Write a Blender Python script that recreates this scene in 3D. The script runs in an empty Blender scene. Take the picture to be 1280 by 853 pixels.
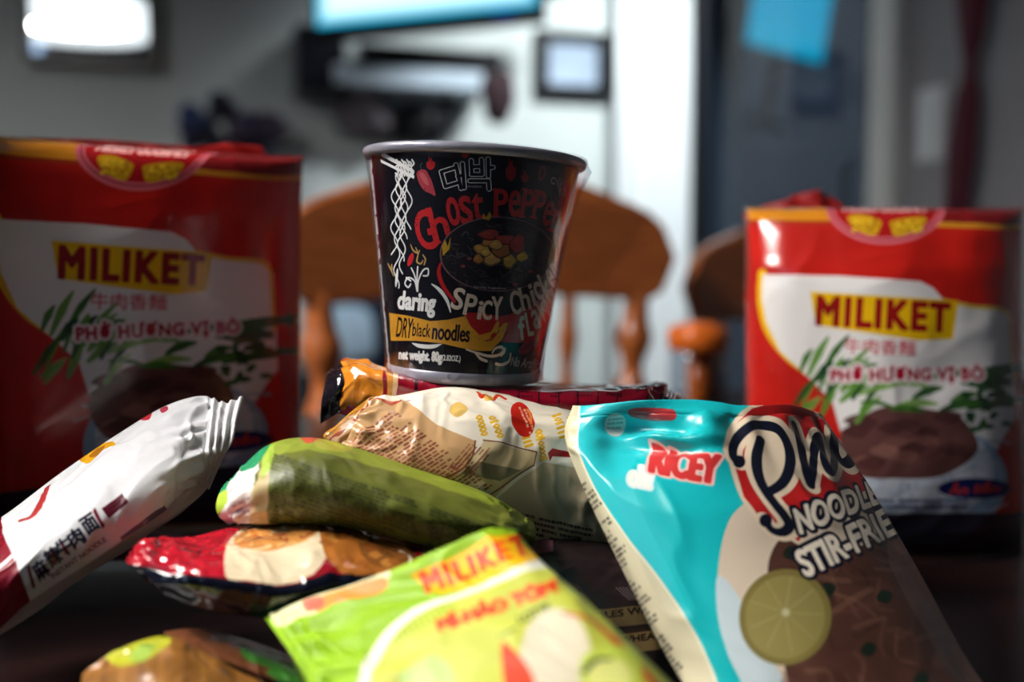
import bpy, bmesh, math, random
import numpy as np
from mathutils import Vector, Matrix

C = bpy.context.scene.collection
PI = math.pi
rng = np.random.default_rng(7)
random.seed(7)

# ------------------------------------------------------------------ camera geometry
CAM = np.array([0.0, 0.0, 0.91])           # 16 cm above the table top
FPX = 1280 * 35 / 36.0                      # 35 mm lens on a 36 mm sensor
PITCH = math.atan(86.5 / FPX)
FW = np.array([0, math.cos(PITCH), -math.sin(PITCH)])
UP = np.array([0, math.sin(PITCH), math.cos(PITCH)])
RT = np.array([1.0, 0, 0])

def at(px, py, d):
    """world point seen at a measured picture position, d metres in front of the lens"""
    return CAM + FW * d + RT * (px - 640) / FPX * d - UP * (py - 426.5) / FPX * d

def proj(P):
    v = np.asarray(P) - CAM
    d = v @ FW
    return np.stack([640 + FPX * (v @ RT) / d, 426.5 - FPX * (v @ UP) / d], -1)

# ------------------------------------------------------------------ object helpers
def link(o, parent=None):
    C.objects.link(o)
    if parent is not None:
        o.parent = parent
    return o

def tag(o, label=None, cat=None, group=None, kind=None):
    if label: o['label'] = label
    if cat: o['category'] = cat
    if group: o['group'] = group
    if kind: o['kind'] = kind
    return o

def thing(name, label, cat, loc=(0, 0, 0), rot=(0, 0, 0), group=None):
    o = bpy.data.objects.new(name, None)
    o.empty_display_size = 0.02
    o.location = loc
    o.rotation_euler = rot
    link(o)
    return tag(o, label, cat, group)

def mesh_obj(name, verts, faces, mats, parent=None, uvs=None, fm=None, smooth=True):
    me = bpy.data.meshes.new(name)
    me.from_pydata([tuple(v) for v in verts], [], [tuple(f) for f in faces])
    if not isinstance(mats, (list, tuple)): mats = [mats]
    for m in mats: me.materials.append(m)
    if fm is not None:
        me.polygons.foreach_set('material_index', np.asarray(fm, np.int32))
    if smooth:
        me.polygons.foreach_set('use_smooth', np.ones(len(me.polygons), bool))
    if uvs is not None:
        uvl = me.uv_layers.new(name='UVMap')
        li = np.zeros(len(me.loops), np.int32)
        me.loops.foreach_get('vertex_index', li)
        uvl.data.foreach_set('uv', np.asarray(uvs, np.float32)[li].ravel())
    me.update()
    o = bpy.data.objects.new(name, me)
    return link(o, parent)

def bm_obj(name, bm, mats, parent=None, smooth=False, bevel=0, bseg=2):
    me = bpy.data.meshes.new(name)
    bmesh.ops.recalc_face_normals(bm, faces=bm.faces)
    bm.to_mesh(me); bm.free()
    if not isinstance(mats, (list, tuple)): mats = [mats]
    for m in mats: me.materials.append(m)
    if smooth:
        for p in me.polygons: p.use_smooth = True
    o = bpy.data.objects.new(name, me)
    link(o, parent)
    if bevel:
        b = o.modifiers.new('bevel', 'BEVEL'); b.width = bevel; b.segments = bseg; b.limit_method = 'ANGLE'
    return o

def add_box(bm, c, s, rotz=0, mat=0):
    r = bmesh.ops.create_cube(bm, size=1.0)
    M = Matrix.Translation(c) @ Matrix.Rotation(rotz, 4, 'Z') @ Matrix.Diagonal((s[0], s[1], s[2], 1))
    bmesh.ops.transform(bm, matrix=M, verts=r['verts'])
    if mat:
        for f in {f for v in r['verts'] for f in v.link_faces}: f.material_index = mat

def box(name, c, s, mat, parent=None, rotz=0, bevel=0.0, bseg=2):
    bm = bmesh.new(); add_box(bm, c, s, rotz)
    return bm_obj(name, bm, mat, parent, bevel=bevel, bseg=bseg)

def lathe(name, prof, mat, parent=None, n=64, cap=True, loc=(0, 0, 0), uvf=None):
    """prof: list of (radius, z)"""
    V, F = [], []
    k = len(prof)
    for i in range(n):
        a = 2 * PI * i / n
        for r, z in prof:
            V.append((loc[0] + r * math.sin(a), loc[1] - r * math.cos(a), loc[2] + z))
    for i in range(n):
        j = (i + 1) % n
        for q in range(k - 1):
            F.append((i * k + q, j * k + q, j * k + q + 1, i * k + q + 1))
    if cap:
        F.append([i * k for i in range(n)][::-1])
        F.append([i * k + k - 1 for i in range(n)])
    return mesh_obj(name, V, F, mat, parent)

def tube(bm, pts, r, n=8):
    """round bar through pts; r number or list"""
    pts = [Vector(p) for p in pts]
    rings = []
    for i, p in enumerate(pts):
        t = (pts[min(i + 1, len(pts) - 1)] - pts[max(i - 1, 0)]).normalized()
        a = t.orthogonal().normalized() if not rings else (rings[-1][1] - t * rings[-1][1].dot(t)).normalized()
        b = t.cross(a)
        rr = r[i] if isinstance(r, (list, tuple)) else r
        ring = [bm.verts.new(p + (a * math.cos(2 * PI * k / n) + b * math.sin(2 * PI * k / n)) * rr) for k in range(n)]
        rings.append((ring, a))
    for i in range(len(rings) - 1):
        A, B = rings[i][0], rings[i + 1][0]
        for k in range(n):
            bm.faces.new((A[k], A[(k + 1) % n], B[(k + 1) % n], B[k]))
    bm.faces.new(rings[0][0][::-1]); bm.faces.new(rings[-1][0])

def prism(name, outline, thick, mat, parent=None, bevel=0.003, xf=None):
    """outline in (x, z), extruded along y by thick; xf(v) bends it"""
    bm = bmesh.new()
    A = [bm.verts.new((x, -thick / 2, z)) for x, z in outline]
    B = [bm.verts.new((x, thick / 2, z)) for x, z in outline]
    n = len(outline)
    bm.faces.new(A); bm.faces.new(B[::-1])
    for i in range(n):
        bm.faces.new((A[i], B[i], B[(i + 1) % n], A[(i + 1) % n]))
    if xf:
        for v in bm.verts: v.co = xf(v.co)
    return bm_obj(name, bm, mat, parent, bevel=bevel, bseg=3)

# ------------------------------------------------------------------ materials
def s2l(c):
    c = np.asarray(c, float) / 255.0
    return tuple(np.where(c <= 0.04045, c / 12.92, ((c + 0.055) / 1.055) ** 2.4)) + (1.0,)

def mat_base(name):
    m = bpy.data.materials.new(name); m.use_nodes = True
    nt = m.node_tree; nt.nodes.clear()
    out = nt.nodes.new('ShaderNodeOutputMaterial')
    return m, nt, out

def plain(name, rgb, rough=0.5, spec=0.5, metal=0.0, var=0.08, scale=30, bump=0.0, bscale=60, emit=None, estr=0, coat=0.0):
    m, nt, out = mat_base(name)
    b = nt.nodes.new('ShaderNodeBsdfPrincipled')
    tc = nt.nodes.new('ShaderNodeTexCoord')
    nz = nt.nodes.new('ShaderNodeTexNoise'); nz.inputs['Scale'].default_value = scale; nz.inputs['Detail'].default_value = 3
    nt.links.new(tc.outputs['Object'], nz.inputs['Vector'])
    rp = nt.nodes.new('ShaderNodeValToRGB')
    c = np.array(s2l(rgb))
    lo, hi = c * (1 - var), np.minimum(c * (1 + var), 1)
    rp.color_ramp.elements[0].position = 0.3; rp.color_ramp.elements[1].position = 0.7
    rp.color_ramp.elements[0].color = tuple(lo[:3]) + (1,); rp.color_ramp.elements[1].color = tuple(hi[:3]) + (1,)
    nt.links.new(nz.outputs['Fac'], rp.inputs['Fac'])
    nt.links.new(rp.outputs['Color'], b.inputs['Base Color'])
    b.inputs['Roughness'].default_value = rough
    b.inputs['Specular IOR Level'].default_value = spec
    b.inputs['Metallic'].default_value = metal
    b.inputs['Coat Weight'].default_value = coat
    if bump:
        n2 = nt.nodes.new('ShaderNodeTexNoise'); n2.inputs['Scale'].default_value = bscale
        nt.links.new(tc.outputs['Object'], n2.inputs['Vector'])
        bp = nt.nodes.new('ShaderNodeBump'); bp.inputs['Strength'].default_value = bump; bp.inputs['Distance'].default_value = 0.002
        nt.links.new(n2.outputs['Fac'], bp.inputs['Height']); nt.links.new(bp.outputs['Normal'], b.inputs['Normal'])
    if emit is not None:
        b.inputs['Emission Color'].default_value = s2l(emit); b.inputs['Emission Strength'].default_value = estr
    nt.links.new(b.outputs['BSDF'], out.inputs['Surface'])
    return m

def wood(name, c1, c2, rough=0.35, scale=(1, 1, 1), coat=0.0):
    m, nt, out = mat_base(name)
    b = nt.nodes.new('ShaderNodeBsdfPrincipled')
    tc = nt.nodes.new('ShaderNodeTexCoord'); mp = nt.nodes.new('ShaderNodeMapping')
    mp.inputs['Scale'].default_value = scale
    nz = nt.nodes.new('ShaderNodeTexNoise'); nz.inputs['Scale'].default_value = 9; nz.inputs['Detail'].default_value = 6; nz.inputs['Distortion'].default_value = 0.6
    nt.links.new(tc.outputs['Object'], mp.inputs['Vector']); nt.links.new(mp.outputs['Vector'], nz.inputs['Vector'])
    rp = nt.nodes.new('ShaderNodeValToRGB')
    rp.color_ramp.elements[0].position = 0.35; rp.color_ramp.elements[1].position = 0.68
    rp.color_ramp.elements[0].color = s2l(c1); rp.color_ramp.elements[1].color = s2l(c2)
    nt.links.new(nz.outputs['Fac'], rp.inputs['Fac']); nt.links.new(rp.outputs['Color'], b.inputs['Base Color'])
    b.inputs['Roughness'].default_value = rough; b.inputs['Coat Weight'].default_value = coat
    bp = nt.nodes.new('ShaderNodeBump'); bp.inputs['Strength'].default_value = 0.1; bp.inputs['Distance'].default_value = 0.001
    nt.links.new(nz.outputs['Fac'], bp.inputs['Height']); nt.links.new(bp.outputs['Normal'], b.inputs['Normal'])
    nt.links.new(b.outputs['BSDF'], out.inputs['Surface'])
    return m

def emission(name, rgb, strength, rgb2=None, scale=3.0):
    m, nt, out = mat_base(name)
    e = nt.nodes.new('ShaderNodeEmission'); e.inputs['Strength'].default_value = strength
    tc = nt.nodes.new('ShaderNodeTexCoord'); nz = nt.nodes.new('ShaderNodeTexNoise'); nz.inputs['Scale'].default_value = scale
    rp = nt.nodes.new('ShaderNodeValToRGB')
    rp.color_ramp.elements[0].position = 0.35; rp.color_ramp.elements[1].position = 0.65
    rp.color_ramp.elements[0].color = s2l(rgb); rp.color_ramp.elements[1].color = s2l(rgb2 or rgb)
    nt.links.new(tc.outputs['Object'], nz.inputs['Vector']); nt.links.new(nz.outputs['Fac'], rp.inputs['Fac'])
    nt.links.new(rp.outputs['Color'], e.inputs['Color']); nt.links.new(e.outputs['Emission'], out.inputs['Surface'])
    return m

def film_mat(name, tint=(235, 238, 242), rough=0.08, gloss=0.9, bump=0.25, bscale=70, base=0.03):
    """thin clear plastic: mostly see-through, mirror-like at grazing angles"""
    m, nt, out = mat_base(name)
    tr = nt.nodes.new('ShaderNodeBsdfTransparent'); tr.inputs['Color'].default_value = s2l(tint)
    gl = nt.nodes.new('ShaderNodeBsdfGlossy'); gl.inputs['Roughness'].default_value = rough
    gl.inputs['Color'].default_value = (gloss, gloss, gloss, 1)
    fr = nt.nodes.new('ShaderNodeFresnel'); fr.inputs['IOR'].default_value = 1.45
    ad = nt.nodes.new('ShaderNodeMath'); ad.operation = 'ADD'; ad.use_clamp = True; ad.inputs[1].default_value = base
    mx = nt.nodes.new('ShaderNodeMixShader')
    tc = nt.nodes.new('ShaderNodeTexCoord'); mp = nt.nodes.new('ShaderNodeMapping'); mp.inputs['Scale'].default_value = (1, 1, 0.35)
    nz = nt.nodes.new('ShaderNodeTexNoise'); nz.inputs['Scale'].default_value = bscale; nz.inputs['Detail'].default_value = 3
    bp = nt.nodes.new('ShaderNodeBump'); bp.inputs['Strength'].default_value = bump; bp.inputs['Distance'].default_value = 0.004
    nt.links.new(tc.outputs['Object'], mp.inputs['Vector']); nt.links.new(mp.outputs['Vector'], nz.inputs['Vector'])
    nt.links.new(nz.outputs['Fac'], bp.inputs['Height'])
    for s in (gl, fr): nt.links.new(bp.outputs['Normal'], s.inputs['Normal'])
    ge = nt.nodes.new('ShaderNodeNewGeometry'); iv = nt.nodes.new('ShaderNodeMath'); iv.operation = 'SUBTRACT'; iv.inputs[0].default_value = 1.0
    ml = nt.nodes.new('ShaderNodeMath'); ml.operation = 'MULTIPLY'
    nt.links.new(ge.outputs['Backfacing'], iv.inputs[1]); nt.links.new(fr.outputs['Fac'], ad.inputs[0])
    nt.links.new(ad.outputs[0], ml.inputs[0]); nt.links.new(iv.outputs[0], ml.inputs[1]); nt.links.new(ml.outputs[0], mx.inputs['Fac'])
    nt.links.new(tr.outputs['BSDF'], mx.inputs[1]); nt.links.new(gl.outputs['BSDF'], mx.inputs[2])
    nt.links.new(mx.outputs['Shader'], out.inputs['Surface'])
    return m

def printed(name, canvas, rough=0.28, spec=0.5, bump=0.25, bscale=55, coat=0.0, metal=0.0):
    """printed film: the print made by the canvas below, over a slightly creased glossy foil"""
    h, w, _ = canvas.a.shape
    img = bpy.data.images.new(name + '_print', w, h)
    px = np.ones((h, w, 4), np.float32)
    px[..., :3] = np.clip(canvas.a[::-1] / 255.0, 0, 1)
    img.pixels.foreach_set(px.ravel()); img.update(); img.pack()
    m, nt, out = mat_base(name)
    b = nt.nodes.new('ShaderNodeBsdfPrincipled')
    tx = nt.nodes.new('ShaderNodeTexImage'); tx.image = img; tx.extension = 'EXTEND'
    nt.links.new(tx.outputs['Color'], b.inputs['Base Color'])
    tc = nt.nodes.new('ShaderNodeTexCoord')
    nz = nt.nodes.new('ShaderNodeTexNoise'); nz.inputs['Scale'].default_value = bscale; nz.inputs['Detail'].default_value = 4; nz.inputs['Distortion'].default_value = 0.8
    nt.links.new(tc.outputs['Object'], nz.inputs['Vector'])
    bp = nt.nodes.new('ShaderNodeBump'); bp.inputs['Strength'].default_value = bump; bp.inputs['Distance'].default_value = 0.003
    nt.links.new(nz.outputs['Fac'], bp.inputs['Height']); nt.links.new(bp.outputs['Normal'], b.inputs['Normal'])
    b.inputs['Roughness'].default_value = rough; b.inputs['Specular IOR Level'].default_value = spec
    b.inputs['Coat Weight'].default_value = coat; b.inputs['Metallic'].default_value = metal
    nt.links.new(b.outputs['BSDF'], out.inputs['Surface'])
    return m

# ------------------------------------------------------------------ print canvas
_gl = {}
def glyph(text, sp=1.0):
    """outline edges of a text (N,2,2), scaled to the unit box, y down"""
    if (text, sp) in _gl: return _gl[text, sp]
    cu = bpy.data.curves.new('t', 'FONT'); cu.body = text; cu.resolution_u = 4; cu.space_character = sp
    o = bpy.data.objects.new('t', cu); C.objects.link(o)
    me = o.to_mesh()
    n = len(me.vertices); co = np.zeros(n * 3); me.vertices.foreach_get('co', co); co = co.reshape(-1, 3)[:, :2]
    cnt = {}
    for p in me.polygons:
        for k in p.edge_keys: cnt[k] = cnt.get(k, 0) + 1
    ed = np.array([k for k, c in cnt.items() if c % 2 == 1])
    lo, hi = co.min(0), co.max(0)
    co = (co - lo) / np.maximum(hi - lo, 1e-6); co[:, 1] = 1 - co[:, 1]
    o.to_mesh_clear(); bpy.data.objects.remove(o); bpy.data.curves.remove(cu)
    asp = (hi - lo)[0] / (hi - lo)[1]
    _gl[text, sp] = (co[ed], asp)
    return _gl[text, sp]

def vnoise(x, y, seed=0):
    r = np.random.default_rng(seed).random((64, 64))
    xi, yi = np.floor(x).astype(int), np.floor(y).astype(int)
    fx, fy = x - xi, y - yi
    fx, fy = fx * fx * (3 - 2 * fx), fy * fy * (3 - 2 * fy)
    g = lambda a, b: r[b % 64, a % 64]
    return (g(xi, yi) * (1 - fx) + g(xi + 1, yi) * fx) * (1 - fy) + (g(xi, yi + 1) * (1 - fx) + g(xi + 1, yi + 1) * fx) * fy

class Canvas:
    SS = 3
    def __init__(s, w, h, bg, fmap=None):
        s.a = np.zeros((h, w, 3), np.float32); s.a[:] = bg
        s.w, s.h, s.f = w, h, fmap
    def m(s, p):
        p = np.asarray(p, float)
        return s.f(p.reshape(-1, 2)).reshape(p.shape) if s.f else p
    def scale(s, p):
        if not s.f: return np.ones(len(p))
        e = 0.5
        a, b, c = s.m(p), s.m(p + [e, 0]), s.m(p + [0, e])
        J = np.abs((b - a)[:, 0] * (c - a)[:, 1] - (b - a)[:, 1] * (c - a)[:, 0]) / (e * e)
        return np.sqrt(np.maximum(J, 1e-6))
    def _edges(s, E, col, alpha):
        E = np.clip(E, -4000, 9000)
        x0, y0 = np.floor(E.reshape(-1, 2).min(0)).astype(int) - 1
        x1, y1 = np.ceil(E.reshape(-1, 2).max(0)).astype(int) + 1
        x0, y0, x1, y1 = max(x0, 0), max(y0, 0), min(x1, s.w), min(y1, s.h)
        if x1 <= x0 or y1 <= y0: return
        S = s.SS; W, H = (x1 - x0) * S, (y1 - y0) * S
        e = (E - [x0, y0]) * S
        a, b = e[:, 0], e[:, 1]
        sw = a[:, 1] > b[:, 1]
        a2 = np.where(sw[:, None], b, a); b2 = np.where(sw[:, None], a, b)
        r0 = np.clip(np.ceil(a2[:, 1] - .5), 0, H).astype(int); r1 = np.clip(np.ceil(b2[:, 1] - .5), 0, H).astype(int)
        n = np.maximum(r1 - r0, 0)
        k = np.repeat(np.arange(len(e)), n)
        if len(k) == 0: return
        rows = np.arange(len(k)) - np.repeat(np.cumsum(n) - n, n) + r0[k]
        t = (rows + .5 - a2[k, 1]) / np.maximum(b2[k, 1] - a2[k, 1], 1e-9)
        xs = np.clip(np.ceil(a2[k, 0] + t * (b2[k, 0] - a2[k, 0]) - .5), 0, W).astype(int)
        D = np.zeros((H, W + 1), np.int32); np.add.at(D, (rows, xs), 1)
        M = (np.cumsum(D, 1)[:, :W] & 1).astype(np.float32)
        M = M.reshape(y1 - y0, S, x1 - x0, S).mean((1, 3)) * alpha
        s._blend(x0, y0, M, col)
    def _blend(s, x0, y0, M, col):
        h, w = M.shape
        A = s.a[y0:y0 + h, x0:x0 + w]
        A += (np.asarray(col, np.float32) - A) * M[..., None]
    def poly(s, pts, col, alpha=1.0, n=6):
        p = np.asarray(pts, float); q = np.roll(p, -1, 0)
        t = np.linspace(0, 1, n + 1)
        seg = p[:, None] + (q - p)[:, None] * t[None, :, None]
        E = np.stack([seg[:, :-1], seg[:, 1:]], 2).reshape(-1, 2, 2)
        s._edges(s.m(E), col, alpha)
    def blob(s, pts, col, alpha=1.0, k=8):
        s.poly(smooth_pts(pts, k, True), col, alpha, 2)
    def ellipse(s, cx, cy, rx, ry, col, alpha=1.0, rot=0):
        a = np.linspace(0, 2 * PI, 48, endpoint=False)
        x, y = rx * np.cos(a), ry * np.sin(a); c, d = math.cos(rot), math.sin(rot)
        s.poly(np.stack([cx + x * c - y * d, cy + x * d + y * c], 1), col, alpha, 2)
    def stroke(s, pts, w, col, alpha=1.0, k=0, closed=False, taper=None):
        p = np.asarray(pts, float)
        if k: p = np.asarray(smooth_pts(p, k, closed))
        elif closed: p = np.vstack([p, p[:1]])
        ww = np.full(len(p), float(w)) if taper is None else np.interp(np.linspace(0, 1, len(p)), np.linspace(0, 1, len(taper)), taper) * w
        ww = ww * s.scale(p); q = s.m(p)
        s._segs(q[:-1], q[1:], ww[:-1], ww[1:], col, alpha)
    def _segs(s, A, B, wa, wb, col, alpha):
        mw = max(wa.max(), wb.max()) + 2
        al = np.vstack([A, B])
        x0, y0 = np.floor(al.min(0) - mw).astype(int); x1, y1 = np.ceil(al.max(0) + mw).astype(int)
        x0, y0, x1, y1 = max(x0, 0), max(y0, 0), min(x1, s.w), min(y1, s.h)
        if x1 <= x0 or y1 <= y0: return
        M = np.zeros((y1 - y0, x1 - x0), np.float32)
        for a, b, u, v in zip(A, B, wa, wb):
            r = max(u, v) / 2 + 1.5
            X0, Y0 = max(int(min(a[0], b[0]) - r), x0), max(int(min(a[1], b[1]) - r), y0)
            X1, Y1 = min(int(max(a[0], b[0]) + r) + 2, x1), min(int(max(a[1], b[1]) + r) + 2, y1)
            if X1 <= X0 or Y1 <= Y0: continue
            gx = np.arange(X0, X1)[None, :] + .5 - a[0]; gy = np.arange(Y0, Y1)[:, None] + .5 - a[1]
            d = b - a; L = max(d @ d, 1e-9)
            t = np.clip((gx * d[0] + gy * d[1]) / L, 0, 1)
            dist = np.hypot(gx - t * d[0], gy - t * d[1])
            al_ = np.clip((u + (v - u) * t) / 2 - dist + .5, 0, 1)
            sub = M[Y0 - y0:Y1 - y0, X0 - x0:X1 - x0]
            np.maximum(sub, al_, out=sub)
        s._blend(x0, y0, M * alpha, col)
    def text(s, t, c, w, h, rot=0, col=(255, 255, 255), bold=0.0, out=None, ow=0.0, alpha=1.0, skew=0.0, warp=None, sub=3, sp=1.0):
        """text fitted into a w x h box centred at c, turned by rot (radians, clockwise on the print)"""
        E, _ = glyph(t, sp)
        tt = np.linspace(0, 1, sub + 1)
        seg = E[:, 0][:, None] + (E[:, 1] - E[:, 0])[:, None] * tt[None, :, None]
        E = np.stack([seg[:, :-1], seg[:, 1:]], 2).reshape(-1, 2, 2)
        P = (E - .5) * [w, h]
        P[..., 0] -= P[..., 1] * skew
        if warp is not None: P = warp(P)
        k, d = math.cos(rot), math.sin(rot)
        P = np.stack([c[0] + P[..., 0] * k - P[..., 1] * d, c[1] + P[..., 0] * d + P[..., 1] * k], -1)
        Q = s.m(P)
        f = s.scale(np.array([c], float))[0]
        if out is not None:
            W = np.full(len(Q), (bold + 2 * ow) * f); s._segs(Q[:, 0], Q[:, 1], W, W, out, alpha)
            s._edges(Q, out, alpha)
        s._edges(Q, col, alpha)
        if bold:
            W = np.full(len(Q), bold * f); s._segs(Q[:, 0], Q[:, 1], W, W, col, alpha)
    def smallprint(s, o, du, dv, n, rows, col, th=0.55, alpha=0.9, seed=1, lo=0.02, hi=0.07, fill=0.93):
        """rows of print too small to read: o origin, du row vector, dv step between rows"""
        r = np.random.default_rng(seed); o, du, dv = (np.asarray(v, float) for v in (o, du, dv))
        for i in range(rows):
            x = r.random() * .02
            end = 1 - (r.random() * .25 if r.random() < .3 else 0)
            while x < end:
                w = lo + r.random() * (hi - lo)
                if r.random() < fill:
                    a = o + dv * i + du * x; b = a + du * min(w * .82, end - x); t = dv * th
                    s.poly([a, b, b + t, a + t], col, alpha * (0.65 + .35 * r.random()), 2)
                x += w
    def mottle(s, amt, scale=8, seed=0, box=None):
        h, w, _ = s.a.shape
        y, x = np.mgrid[0:h, 0:w].astype(np.float32)
        n = (vnoise(x / w * scale * w / h, y / h * scale, seed) - .5) + .5 * (vnoise(x / w * scale * 2.3 * w / h, y / h * scale * 2.3, seed + 1) - .5)
        s.a *= (1 + amt * n)[..., None]

def smooth_pts(pts, k=8, closed=False):
    p = np.asarray(pts, float); n = len(p)
    out = []
    rngs = range(n if closed else n - 1)
    for i in rngs:
        if closed: p0, p1, p2, p3 = p[i - 1], p[i], p[(i + 1) % n], p[(i + 2) % n]
        else: p0, p1, p2, p3 = p[max(i - 1, 0)], p[i], p[i + 1], p[min(i + 2, n - 1)]
        for t in np.arange(k) / k:
            out.append(.5 * (2 * p1 + (p2 - p0) * t + (2 * p0 - 5 * p1 + 4 * p2 - p3) * t * t + (3 * p1 - p0 - 3 * p2 + p3) * t ** 3))
    if not closed: out.append(p[-1])
    else: out.append(out[0])
    return np.array(out)

# ------------------------------------------------------------------ soft packets
def cr(P, n):
    """Catmull-Rom through P along axis 0, n samples"""
    P = np.asarray(P, float); k = len(P)
    Q = np.concatenate([2 * P[:1] - P[1:2], P, 2 * P[-1:] - P[-2:-1]], 0)
    t = np.linspace(0, k - 1, n); i = np.minimum(t.astype(int), k - 2); f = (t - i).reshape(-1, *([1] * (P.ndim - 1)))
    a, b, c, d = Q[i], Q[i + 1], Q[i + 2], Q[i + 3]
    return .5 * (2 * b + (c - a) * f + (2 * a - 5 * b + 4 * c - d) * f * f + (3 * b - a - 3 * c + d) * f ** 3)

class Sheet:
    """the printed face of a packet: a smooth surface through measured points, with arc-length print coordinates"""
    def __init__(s, ctrl, nu=110, nv=80):
        g = np.asarray(ctrl, float)
        s.P = np.swapaxes(cr(np.swapaxes(cr(g, nv), 0, 1), nu), 0, 1)      # (nv, nu, 3)
        du = np.linalg.norm(np.diff(s.P, axis=1), axis=2).mean(0); dv = np.linalg.norm(np.diff(s.P, axis=0), axis=2).mean(1)
        s.U = np.concatenate([[0], np.cumsum(du)]); s.V = np.concatenate([[0], np.cumsum(dv)])
        s.size = (s.U[-1], s.V[-1]); s.U /= s.U[-1]; s.V /= s.V[-1]
        s.px = proj(s.P)
        s.nu, s.nv = nu, nv
    def fmap(s, w, h):
        px = s.px; nv, nu = s.nv, s.nu
        sub = px[::3, ::3]; sh = sub.shape[:2]; flat = sub.reshape(-1, 2)
        def bil(A, i, j):
            i0 = np.clip(np.floor(i).astype(int), 0, nv - 2); j0 = np.clip(np.floor(j).astype(int), 0, nu - 2)
            fi, fj = (i - i0)[:, None], (j - j0)[:, None]
            v = A[i0, j0] * (1 - fi) * (1 - fj) + A[i0 + 1, j0] * fi * (1 - fj) + A[i0, j0 + 1] * (1 - fi) * fj + A[i0 + 1, j0 + 1] * fi * fj
            di = (A[i0 + 1, j0] - A[i0, j0]) * (1 - fj) + (A[i0 + 1, j0 + 1] - A[i0, j0 + 1]) * fj
            dj = (A[i0, j0 + 1] - A[i0, j0]) * (1 - fi) + (A[i0 + 1, j0 + 1] - A[i0 + 1, j0]) * fi
            return v, di, dj
        def f(q):
            k = ((q[:, None] - flat[None]) ** 2).sum(2).argmin(1)
            i = (k // sh[1] * 3).astype(float); j = (k % sh[1] * 3).astype(float)
            for it in range(4):
                v, di, dj = bil(px, i, j); e = q - v
                det = di[:, 0] * dj[:, 1] - di[:, 1] * dj[:, 0]; det = np.where(np.abs(det) < .05, .05 * np.sign(det + 1e-9), det)
                a = (e[:, 0] * dj[:, 1] - e[:, 1] * dj[:, 0]) / det; b = (di[:, 0] * e[:, 1] - di[:, 1] * e[:, 0]) / det
                i = np.clip(i + np.clip(a, -8, 8), -25, nv + 25); j = np.clip(j + np.clip(b, -8, 8), -25, nu + 25)
            def ext(T, x):
                n = len(T); x0 = np.clip(np.floor(x).astype(int), 0, n - 2)
                return T[x0] + (x - x0) * (T[x0 + 1] - T[x0])
            return np.stack([ext(s.U, j) * w, ext(s.V, i) * h], 1)
        return f
    def canvas(s, w, bg):
        h = int(w * s.size[1] / s.size[0])
        return Canvas(w, h, bg, s.fmap(w, h))

def ss(x): x = np.clip(x, 0, 1); return x * x * (3 - 2 * x)

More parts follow.
